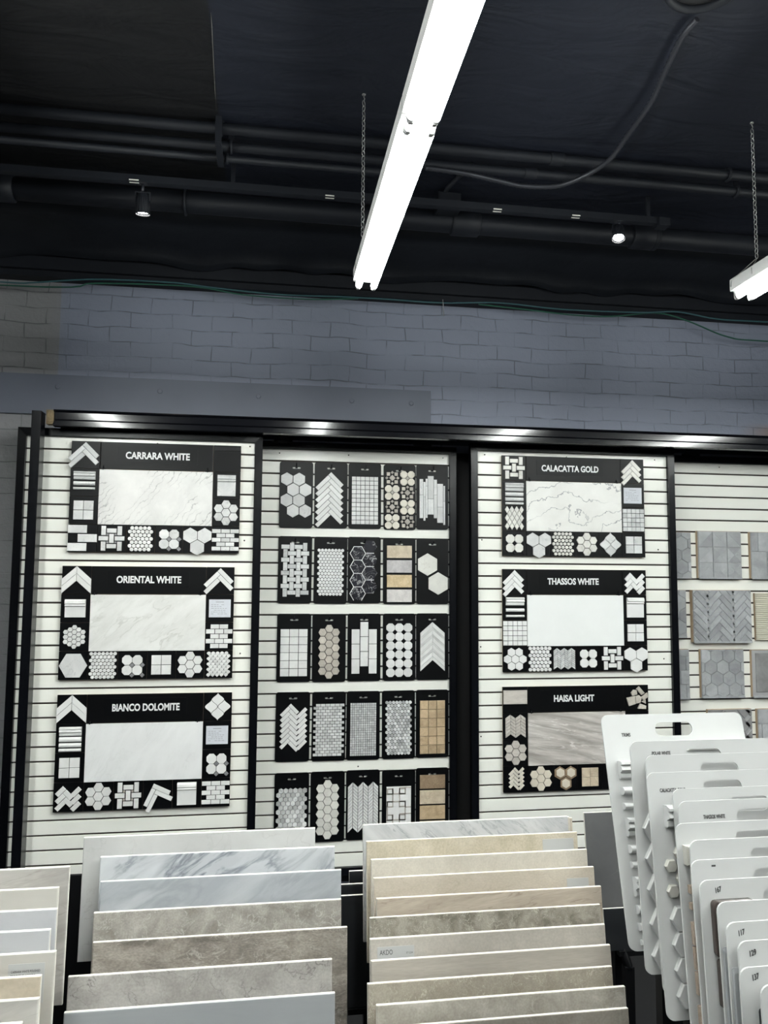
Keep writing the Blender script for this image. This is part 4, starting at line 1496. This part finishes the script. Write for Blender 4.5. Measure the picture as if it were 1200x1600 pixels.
for r in range(5):
    for c in range(5):
        polys, mats, label, short, dz = CARDS[r][c]
        yb = YM - 0.010
        x, zt = CX[c] + random.uniform(-0.002, 0.002), CZ[r] + random.uniform(-0.003, 0.003)
        if c == 4:
            x -= 0.0
        root = empty('mosaic_card', (x, yb, H + zt - CH), label, 'mosaic card', 'black mosaic cards on the middle panel', rot=(0, random.uniform(-0.004, 0.004), 0))
        slot = rounded(-0.024, 0.024, CH - 0.041, CH - 0.031, 0.0048, 4)
        plate('card_backing', rounded(-CW / 2, CW / 2, 0, CH, 0.014, 5), [slot], 0.005, M['card'], root)
        if polys is not None:
            mosaic('mosaic_sheet', shift(polys, 0, CH / 2 + dz), [M[q] for q in mats], root, (0, 0, 0), 0.008)
        else:
            base, brs = card_fret()
            sh = mosaic('mosaic_sheet', shift(base, 0, CH / 2), [M[pu]], root, (0, 0, 0), 0.007)
            mosaic('fret_strips', shift(brs, 0, CH / 2), [M['brown'], M['taupe_dot']], sh, (0, -0.007, 0), 0.0008, 0.0002)
        # slatwall hook through the slot
        hk = empty('slatwall_hook', (x, YM, H + zt - 0.034), 'small black slatwall hook holding the card with ' + short, 'hook', 'hooks of the mosaic cards')
        b = MB(); b.tube([(0, 0.0, 0.012), (0, -0.006, 0.001), (0, -0.016, -0.001), (0, -0.040, 0.004), (0, -0.052, 0.024)], 0.0028, 6); b.build('prong', M['black_metal'], hk)
        b = MB(); b.box(-0.007, 0.007, -0.006, 0.000, -0.004, 0.016); b.build('clip_plate', M['black_metal'], hk)


# ------------------------------------------------------------------ grey mosaic panels at the right edge
def mosaic_panel(x0, x1, zt, zb, polys, mats, label, th=0.020, backing='mdf', yo=0.0, base='panel_grey'):
    w, h = x1 - x0, zt - zb
    root = empty('mosaic_display_board', ((x0 + x1) / 2, YF, H + zb), label, 'mosaic board', 'grey mosaic panels at the right edge')
    b = MB(); b.box(-w / 2, w / 2, -th, -0.001, 0, h); b.build('wood_backing', M[backing], root)
    b = MB(); b.chip(rect(-w / 2 + 0.002, 0.002, w - 0.004, h - 0.004, 0), -th, 0.003, 0, 0.0004); b.build('grout_bed', M['grout'], root)
    b = MB()
    for p in polys:
        k = 0
        if isinstance(p, tuple):
            p, k = p
        q = clip_rect(p, -w / 2 + 0.003, w / 2 - 0.003, 0.003, h - 0.003)
        if len(q) >= 3:
            b.chip(q, -th - 0.003, 0.006, k, 0.0006)
    b.build('mosaic_sheet', [M[q] for q in mats], root)
    b = MB(); b.box(-w / 2 + 0.004, w / 2 - 0.004, -th - 0.014, -th - 0.003, -0.004, 0.006); b.build('pencil_trim', M['panel_grey'], root)
    return root


def clip_rect(poly, x0, x1, z0, z1):
    def cut(ps, f, inter):
        out = []
        for i in range(len(ps)):
            a, b_ = ps[i - 1], ps[i]
            if f(b_):
                if not f(a):
                    out.append(inter(a, b_))
                out.append(b_)
            elif f(a):
                out.append(inter(a, b_))
        return out
    def ix(v):
        return lambda a, b_: (v, a[1] + (b_[1] - a[1]) * (v - a[0]) / (b_[0] - a[0]))
    def iz(v):
        return lambda a, b_: (a[0] + (b_[0] - a[0]) * (v - a[1]) / (b_[1] - a[1]), v)
    ps = poly
    for f, i in ((lambda p: p[0] >= x0, ix(x0)), (lambda p: p[0] <= x1, ix(x1)), (lambda p: p[1] >= z0, iz(z0)), (lambda p: p[1] <= z1, iz(z1))):
        if len(ps) < 3:
            return []
        ps = cut(ps, f, i)
    return ps


M['grout'] = plain('pale_grout', (0.36, 0.36, 0.365), 0.8)


def hexfield(r, w, h, z0=0.0, zmax=None):
    out = []
    d = math.sqrt(3) * r
    for j in range(-1, int(h / (1.5 * r)) + 2):
        for i in range(-8, 9):
            cz = z0 + j * 1.5 * r
            if zmax and cz > zmax:
                continue
            out.append(hexa(i * d + (d / 2 if j % 2 else 0), cz, r, False, 0.0024))
    return out


def trifield(n, w, h):
    out = []
    s = w / n
    for i in range(n):
        for j in range(n):
            x, z = -w / 2 + i * s, j * h / n
            a, b_, c, d = (x + .002, z + .002), (x + s - .002, z + .002), (x + s - .002, z + h / n - .002), (x + .002, z + h / n - .002)
            if (i * 2 + j * 3) % 3 == 0:
                out += [[a, b_, c], [a, c, d]]
            elif (i + j) % 3 == 1:
                out += [[a, b_, d], [b_, c, d]]
            else:
                mid = (x + s / 2, z + h / n / 2)
                out += [[a, b_, mid], [b_, c, mid], [c, d, mid], [d, a, mid]]
    return out


pg = ['panel_grey']
mosaic_panel(2.555, 2.69, 0.31, 0.016, hexfield(0.050, 0.4, 0.3, 0.07), pg, 'grey hexagon mosaic panel in the first row, half behind the black frame', yo=0)
mosaic_panel(2.737, 3.042, 0.320, 0.015, trifield(3, 0.30, 0.30), pg, 'square grey mosaic panel of triangles, in the first row')
mosaic_panel(3.107, 3.412, 0.318, 0.015, p_running(4, 0.5, 0.7, 0.12), pg, 'grey brick mosaic panel cut by the photo edge, first row')
mosaic_panel(2.545, 2.647, -0.06, -0.359, hexfield(0.052, 0.4, 0.3, 0.06), pg, 'narrow grey hexagon mosaic panel in the second row beside the herringbone')
mosaic_panel(2.685, 3.091, -0.06, -0.392, p_herring(0.125, 0.036, 0.4, 0.5), pg, 'wide grey herringbone mosaic panel in the second row', th=0.030)
# ribbed cream tile
rb = empty('mosaic_display_board', (3.13 + 0.15, YF, H - 0.382), 'cream horizontally ribbed stone panel at the photo edge', 'mosaic board', 'grey mosaic panels at the right edge')
b = MB(); b.box(-0.15, 0.15, -0.018, -0.001, 0, 0.303); b.build('wood_backing', M['mdf'], rb)
b = MB()
for k in range(24):
    b.tube([(-0.15, -0.020, 0.0063 + k * 0.0126), (0.15, -0.020, 0.0063 + k * 0.0126)], 0.0058, 8)
b.build('ribbed_face', M['ribbed'], rb)
mosaic_panel(2.545, 2.657, -0.435, -0.742, p_running(8, 0.5, 0.7, 0.075), pg, 'narrow grey brick mosaic panel in the third row')
mosaic_panel(2.736, 3.033, -0.436, -0.738, hexfield(0.048, 0.4, 0.26, 0.045), pg, 'grey hexagon mosaic panel with zigzag edges, centre of the third row')
mosaic_panel(3.09, 3.395, -0.443, -0.741, [rect(-0.13, 0.03, 0.28, 0.25)], ['panel_dark'], 'dark grey stone panel with a pale rim, third row at the photo edge')
mosaic_panel(2.775, 3.077, -0.814, -1.115, p_herring(0.20, 0.06, 0.4, 0.5), ['panel_dark'], 'dark chevron mosaic panel in the bottom row, showing above the white boards')
mosaic_panel(3.116, 3.42, -0.817, -1.12, p_running(5, 0.5, 0.7, 0.10), pg, 'grey mosaic panel in the bottom row at the photo edge')


# ------------------------------------------------------------------ stone tiles in stepped racks
TILES = []


def tile(x, y, z, mat, label, lean=6.0, w=0.61, h=0.305, th=0.010, yaw=0.0, name='stone_tile', cat='tile', group=None, sticker=None):
    """x, y, z: top-left-front corner relative to the eye"""
    lr = math.radians(lean)
    bx, by, bz = x + w / 2, y - h * math.sin(lr), z - h * math.cos(lr)
    b = MB()
    b.chip(rect(-w / 2, 0, w, h, 0), th, th, 0, 0.0012)
    # sawn edges are paler than the face
    for i, f in enumerate(b.f):
        ys = [b.v[q][1] for q in f]
        if max(ys) - min(ys) > th * 0.5:
            b.m[i] = 1
    face = b.build(name, [M[mat], M['t_edge']])
    face.location = (bx, by, H + bz)
    face.rotation_euler = (-lr, 0, yaw)
    tag(face, label, cat, group)
    if sticker:
        sx, sz, sw, sh, lines = sticker
        b = MB(); b.chip(rect(sx - w / 2, sz, sw, sh, 0), -0.0002, 0.0006, 0, 0.0001)
        st = b.build('paper_sticker', M['white_board'] if lines != 'bare' else M['paper'], face)
        if isinstance(lines, list):
            for (tx, tz, tw, body, size) in lines:
                text_obj('printed_text', body, size, M['black_ink'], st, (sx - w / 2 + tx, -0.0010, sz + tz), width=tw, center=False, depth=0.0001)
    TILES.append((face, bx, by, bz, w, th, lean))
    return face


R1 = [(-0.465, 2.193, -0.687, 't_pale_grey', 'pale grey fossil-flecked stone tile, rearmost in the middle-left rack', 4),
      (-0.414, 2.155, -0.726, 't_blue_vein', 'bluish white marble tile with strong diagonal grey veins, second from the back', 4),
      (-0.401, 2.100, -0.768, 't_blue_soft', 'soft bluish grey marble tile in front of the strongly veined one', 4),
      (-0.405, 2.050, -0.823, 't_taupe', 'mottled taupe stone tile in front of the soft bluish one', 4),
      (-0.394, 2.000, -0.871, 't_brown', 'dark brownish grey stone tile sticking out to the right', 4),
      (-0.436, 1.948, -0.921, 't_grey_crack', 'grey stone tile with cracked veins before the brownish one', 4),
      (-0.432, 1.904, -0.977, 't_plain_grey', 'plain blue-grey tile, frontmost in the middle-left rack', 4)]
for x, y, z, mt, lab, ln in R1:
    tile(x, y, z, mt, lab, ln, group='tiles in the middle-left rack')
rack1 = TILES[:]; TILES.clear()

stk = lambda sx, w_, body: (sx, 0.235, w_, 0.060, [(0.008, 0.020, w_ * 0.62, body[0], 0.008), (0.008, 0.008, w_ * 0.85, body[1], 0.008)])
R2 = [(0.283, 2.236, -0.697, 't_white_line', 'whitish marble tile with diagonal grey lines, rearmost in the beige rack', None),
      (0.285, 2.172, -0.722, 't_sand', 'sand-coloured tile with a white sticker near its right end, second from the back', (0.505, 0.228, 0.092, 0.062, [(0.008, 0.022, 0.040, 'LIMESTONE', 0.007), (0.008, 0.012, 0.072, 'LIMESTONE HONED 12X24', 0.007)])),
      (0.291, 2.118, -0.752, 't_ivory', 'pale ivory limestone tile without a sticker, in front of the sand-coloured one', None),
      (0.292, 2.075, -0.784, 't_beige', 'beige tile with a white sticker at its right end, lower of the two stickered so', (0.530, 0.215, 0.062, 0.064, [(0.006, 0.020, 0.036, 'HONED', 0.007), (0.006, 0.010, 0.050, 'LIMESTONE 12X24', 0.007)])),
      (0.295, 2.036, -0.821, 't_wood', 'wavy wood-like beige tile with brown streaks', None),
      (0.272, 1.992, -0.849, 't_pebble', 'mottled dark taupe tile behind the tile with the left sticker', None),
      (0.267, 1.955, -0.883, 't_light_taupe', 'light taupe tile with a white sticker near its left end', (0.018, 0.228, 0.092, 0.058, [(0.006, 0.040, 0.032, 'AKDO', 0.016), (0.006, 0.026, 0.030, 'LIMESTONE', 0.006), (0.006, 0.014, 0.052, 'Honed 12x24x3/8', 0.006), (0.072, 0.040, 0.016, 'ST1234', 0.006)])),
      (0.266, 1.922, -0.919, 't_striated', 'striated greige tile with a chipped upper left corner', None),
      (0.253, 1.886, -0.953, 't_fleck', 'dark taupe tile with pale flecks, near the front of the beige rack', None),
      (0.269, 1.849, -0.983, 't_cloud', 'cloudy greige tile reaching furthest right in the beige rack', None),
      (0.257, 1.810, -1.012, 't_dark_taupe', 'dark taupe tile at the bottom photo edge, frontmost in the beige rack', None)]
for x, y, z, mt, lab, sk in R2:
    tile(x, y, z, mt, lab, 7, group='tiles in the beige rack', sticker=sk)

tile(0.305, 2.278, -0.712, 't_ivory', 'ivory tile end peeping out behind the sand-coloured tile', 6, group='pale tiles behind the beige rack')
tile(0.330, 2.318, -0.728, 't_beige', 'beige tile with a rounded white nosing behind the beige rack', 6, group='pale tiles behind the beige rack')
rack2 = TILES[:]; TILES.clear()

R0 = [(-0.454, 2.00, -0.693, 't_streaky', 'large streaky grey tile, rearmost at the left edge', 4, None),
      (-0.468, 1.96, -0.725, 't_warm', 'warm grey tile with pale sawn edges, second from the back at the left edge', 4, None),
      (-0.460, 1.92, -0.757, 't_cool', 'cool white tile, third from the back at the left edge', 4, None),
      (-0.463, 1.88, -0.785, 't_cool', 'cool white tile with a grey smudge, fourth from the back at the left edge', 4, None),
      (-0.440, 1.84, -0.815, 't_warm', 'pale tile with a printed sticker and dark marks on its top edge, left edge', 4, (0.515, 0.205, 0.075, 0.080, [(0.006, 0.062, 0.060, 'CARRARA WHITE POLISHED', 0.007), (0.006, 0.054, 0.050, 'MARBLE 12X24', 0.007), (0.006, 0.042, 0.055, 'CARRARA BIANCO', 0.007), (0.006, 0.034, 0.055, 'POLISHED 3/8', 0.007), (0.006, 0.024, 0.055, 'ITALY', 0.006)])),
      (-0.458, 1.80, -0.845, 't_honey', 'honey-coloured tile with a pale rim at the left edge', 4, None),
      (-0.450, 1.76, -0.871, 't_streaky', 'streaky grey tile in front of the honey-coloured one', 4, None),
      (-0.471, 1.72, -0.896, 't_warm', 'warm grey tile at the bottom left corner, frontmost', 4, None)]
for x, y, z, mt, lab, ln, sk in R0:
    tile(x - 0.61 - 0.0 if False else x - 0.61, y, z, mt, lab, ln, group='tiles in the rack at the left edge', sticker=sk)
rack0 = TILES[:]; TILES.clear()

# tiles standing behind the beige rack
tile(0.268, 2.44, -0.898, 't_black', 'charcoal tile behind the beige rack, tallest of the dark ones', 4, group='dark tiles behind the beige rack')
tile(0.238, 2.39, -0.917, 't_black', 'near-black tile behind the beige rack, middle of the dark ones', 4, group='dark tiles behind the beige rack')
tile(0.214, 2.34, -0.930, 't_black', 'near-black tile behind the beige rack, lowest of the dark ones', 4, group='dark tiles behind the beige rack')
tile(1.022, 2.42, -0.746, 't_slate', 'slate grey tile standing behind the leaning white TRIMS board', 8, group='tiles behind the white boards')
tile(1.055, 2.36, -1.02, 't_black', 'dark tile half hidden below the slate grey one', 8, h=0.12, group='tiles behind the white boards')
back_tiles = TILES[:]; TILES.clear()


def tile_rack(tiles, label, name='tile_rack', back=None, margin=0.03, legs_to_floor=True):
    """stepped black steel rack: one ledge bar under every tile, two stringers, legs and feet"""
    xs0 = max(q[1] - q[4] / 2 for q in tiles) + 0.06
    xs1 = min(q[1] + q[4] / 2 for q in tiles) - 0.06
    tiles = sorted(tiles, key=lambda q: -q[2])
    yb, zb = tiles[0][2], tiles[0][3]
    yf, zf = tiles[-1][2], tiles[-1][3]
    cx = (xs0 + xs1) / 2
    root = empty(name, (cx, (yb + yf) / 2, 0), label, 'display rack')
    y0 = (yb + yf) / 2
    for t_ in tiles:
        b = MB(); b.box(t_[1] - t_[4] / 2 + 0.04 - cx, t_[1] + t_[4] / 2 - 0.04 - cx, t_[2] - y0 - 0.006, t_[2] - y0 + 0.016, H + t_[3] - 0.016, H + t_[3] - 0.001); b.build('ledge', M['rack_black'], root)
    for x in (xs0, xs1):
        b = MB()
        b.tube([(x - cx, yb - y0 + 0.03, H + zb - 0.045), (x - cx, yf - y0 - 0.03, H + zf - 0.045)], 0.015, 4); b.build('stringer', M['rack_black'], root)
        for yy, zz in ((yb + 0.02, zb), (yf - 0.02, zf)):
            b = MB(); b.box(x - cx - 0.014, x - cx + 0.014, yy - y0 - 0.014, yy - y0 + 0.014, 0.0, H + zz - 0.035); b.build('leg', M['rack_black'], root)
        b = MB(); b.box(x - cx - 0.014, x - cx + 0.014, yf - y0 - 0.05, yb - y0 + 0.04, 0.0, 0.028); b.build('foot', M['rack_black'], root)
    if back:
        b = MB(); b.box(back[0] - cx, back[1] - cx, back[2] - y0, back[2] - y0 + 0.012, 0.02, H + back[3]); b.build('back_panel', M['rack_black'], root)
    return root


tile_rack(rack0, 'black stepped rack holding the pale tiles at the left edge', back=(-1.10, -0.44, 2.34, -0.835))
tile_rack(rack1, 'black stepped rack holding bluish and taupe tiles, left of the beige tiles')
tile_rack(rack2, 'black stepped rack holding the beige tiles in front of the middle panel')
tile_rack(back_tiles[:3], 'low black rack with dark tiles behind the beige tiles')
tile_rack(back_tiles[3:5], 'low black rack behind the white boards carrying the slate grey tile')

# ------------------------------------------------------------------ white hand-held sample boards on the right
WB = [(0.7787, 1.740, -0.3154, 15), (0.766, 1.568, -0.341, 6.5), (0.784, 1.536, -0.363, 7), (0.769, 1.504, -0.390, 8), (0.807, 1.472, -0.415, 7), (0.801, 1.440, -0.430, 6.5),
      (0.776, 1.408, -0.461, 6.5), (0.786, 1.376, -0.482, 6), (0.769, 1.344, -0.506, 6), (0.766, 1.312, -0.529, 5), (0.779, 1.280, -0.554, 5), (0.775, 1.248, -0.574, 4.5),
      (0.775, 1.216, -0.590, 4.5), (0.756, 1.184, -0.615, 4), (0.770, 1.152, -0.627, 4)]
WLAB = ['leaning white sample board lettered TRIMS, rearmost of the white boards',
        'white sample board lettered POLAR WHITE, right in front of the TRIMS board',
        'blank white sample board between the POLAR WHITE and CALACATTA GOLD boards',
        'white sample board lettered CALACATTA GOLD with a moulding and small hexagons',
        'blank white sample board in front of the CALACATTA GOLD board',
        'white sample board lettered THASSOS WHITE',
        'white sample board with rose-beige bricks down its left side',
        'blank white sample board in front of the rose-beige brick board',
        'white sample board with one short dark dash near its top edge',
        'white sample board numbered 167 with a dark brown glazed tile',
        'blank white sample board in front of the board numbered 167',
        'white sample board numbered 117 in slanted handwriting',
        'white sample board numbered 129 in slanted handwriting',
        'white sample board numbered 137 with a black glazed tile',
        'white sample board at the lower right corner, frontmost of the white boards']
BW, BH = 0.328, 0.450
wroots = []
for k, (x, y, z, ln) in enumerate(WB):
    lr = math.radians(ln)
    by, bz = y - BH * math.sin(lr), z - BH * math.cos(lr)
    sc = 1.0875 if k == 0 else 1.0
    by, bz = y - BH * sc * math.sin(lr), z - BH * sc * math.cos(lr)
    root = empty('white_sample_board', (x + BW * sc / 2, by, H + bz), WLAB[k], 'sample board', 'white sample boards in the right rack', rot=(-lr, 0, 0))
    root.scale = (sc, 1.0, sc)
    slot = rounded(-0.043, 0.043, BH - 0.046, BH - 0.018, 0.0135, 5)
    plate('board', rounded(-BW / 2, BW / 2, 0, BH, 0.016, 5), [slot], 0.0035, M['white_board'], root)
    wroots.append((root, x + BW * sc / 2, by, bz, BW * sc, 0.0035, ln))


def wtext(k, body, x, z, w, size=0.010, hand=False):
    root = wroots[k][0]
    text_obj('lettering', body, size, M['black_ink'], root, (-BW / 2 + x, -0.0004, BH - z), width=w, bold=0.0002 if not hand else 0.0003, depth=0.0003, shear=0.25 if hand else 0, rot_y=math.radians(-14) if hand else 0, center=False)


wtext(0, 'TRIMS', 0.042, 0.046, 0.020)
wtext(1, 'POLAR WHITE', 0.048, 0.0285, 0.042)
wtext(3, 'CALACATTA GOLD', 0.026, 0.038, 0.056)
wtext(5, 'THASSOS WHITE', 0.050, 0.0335, 0.046)
wtext(9, '167', 0.030, 0.022, 0.013, 0.012, True)
wtext(11, '117', 0.022, 0.022, 0.013, 0.012, True)
wtext(12, '129', 0.020, 0.024, 0.013, 0.012, True)
wtext(13, '137', 0.022, 0.020, 0.013, 0.012, True)
b = MB(); b.chip(rect(0.040 - BW / 2, BH - 0.012, 0.008, 0.003, 0), 0, 0.0004, 0, 0.0001); b.build('dash_mark', M['black_ink'], wroots[8][0])


def wchips(k, polys, mat, depth=0.010, name='tile_chip', bev=0.002):
    for p in polys:
        b = MB(); b.chip([(-BW / 2 + a, BH - c) for a, c in p], 0, depth, 0, bev); b.build(name, M[mat], wroots[k][0])


def whex(x, z, r, flat=True):
    return ngon(x, z, r, 6, 0 if flat else PI / 6)


# TRIMS board: a ladder of white mouldings and a marble pencil liner
rt_ = wroots[0][0]
zz = 0.095
for i, (h, d, kind) in enumerate(((0.036, 0.024, 1), (0.016, 0.020, 0), (0.013, 0.016, 0), (0.036, 0.026, 1), (0.016, 0.020, 0), (0.012, 0.016, 0), (0.036, 0.026, 1), (0.016, 0.018, 0), (0.014, 0.018, 0), (0.010, 0.014, 0))):
    prof = crown(h, d) if kind else pencil(h, d)
    profile_bar('moulding', -BW / 2 + 0.024, -BW / 2 + 0.134, [(BH - zz + a, dd) for a, dd in prof], M['glazed_white'], rt_, (0, 0, 0))
    zz += h + 0.0155
profile_bar('pencil_liner', 0.022, BW / 2 - 0.004, [(BH - 0.058 + a, dd) for a, dd in pencil(0.020, 0.018)], M['slab_bold'], rt_, (0, 0, 0))
# POLAR WHITE: two columns of raised white hexagons
wchips(1, [whex(0.0475, c, 0.0335) for c in (0.172, 0.231, 0.290, 0.355, 0.414)], 'glazed_white', 0.010)
wchips(2, [whex(0.090, c, 0.034) for c in (0.13, 0.19, 0.25, 0.31)], 'glazed_white', 0.010)
# CALACATTA GOLD: crown moulding, small hexagons, larger hexagons
profile_bar('moulding', -BW / 2 + 0.030, -BW / 2 + 0.130, [(BH - 0.062 + a, dd) for a, dd in crown(0.042, 0.026)], M['glazed_white'], wroots[3][0], (0, 0, 0))
wchips(3, [whex(0.034, 0.176, 0.0135), whex(0.034, 0.222, 0.0135), whex(0.0555, 0.199, 0.0135), whex(0.0555, 0.153, 0.0135), whex(0.077, 0.176, 0.0135), whex(0.077, 0.222, 0.0135)], 'glazed_cream', 0.008)
wchips(3, [whex(0.0475, c, 0.0255) for c in (0.272, 0.317, 0.362, 0.407)], 'glazed_white', 0.010)
wchips(3, [whex(0.0870, c, 0.0255) for c in (0.2945, 0.3395, 0.3845)], 'glazed_white', 0.010)
wchips(4, [whex(0.06, c, 0.03) for c in (0.15, 0.21, 0.27)], 'glazed_white')
# rose-beige bricks
wchips(6, [[(0.011, c), (0.120, c), (0.120, c + h), (0.011, c + h)] for c, h in ((0.038, 0.034),)], 'glazed_cream', 0.014)
wchips(6, [[(0.015, c), (0.110, c), (0.110, c + h), (0.015, c + h)] for c, h in ((0.108, 0.014), (0.138, 0.012))], 'rose_brick', 0.012)
wchips(6, [[(0.015, c), (0.110, c), (0.110, c + h), (0.015, c + h)] for c, h in ((0.172, 0.038), (0.214, 0.038), (0.256, 0.038), (0.312, 0.12))], 'rose_brick', 0.010)
# glazed tiles
wchips(9, [rounded(0.018, 0.098, 0.032, 0.124, 0.008), rounded(0.022, 0.098, 0.128, 0.206, 0.006)], 'glass_brown', 0.010, 'glazed_tile')
wchips(9, [rounded(0.022, 0.098, 0.235, 0.33, 0.006)], 'glass_black', 0.010, 'glazed_tile')
wchips(10, [rounded(0.004, 0.09, 0.072, 0.40, 0.004)], 'glass_grey', 0.004, 'glazed_tile')
wchips(11, [rounded(0.004, 0.09, 0.070, 0.40, 0.004)], 'glass_grey', 0.004, 'glazed_tile')
wchips(13, [rounded(0.028, 0.11, 0.060, 0.16, 0.006)], 'glass_black', 0.010, 'glazed_tile')
wchips(14, [rounded(0.05, 0.14, 0.070, 0.20, 0.006)], 'glass_black', 0.010, 'glazed_tile')
wchips(8, [rounded(0.012, 0.10, 0.085, 0.40, 0.004)], 'rose_brick', 0.004, 'glazed_tile')
tile_rack(wroots, 'black stepped rack holding the white sample boards on the right', back=(0.95, 1.40, 1.79, -0.80))  # back panel added to keep the gap beside the boards dark
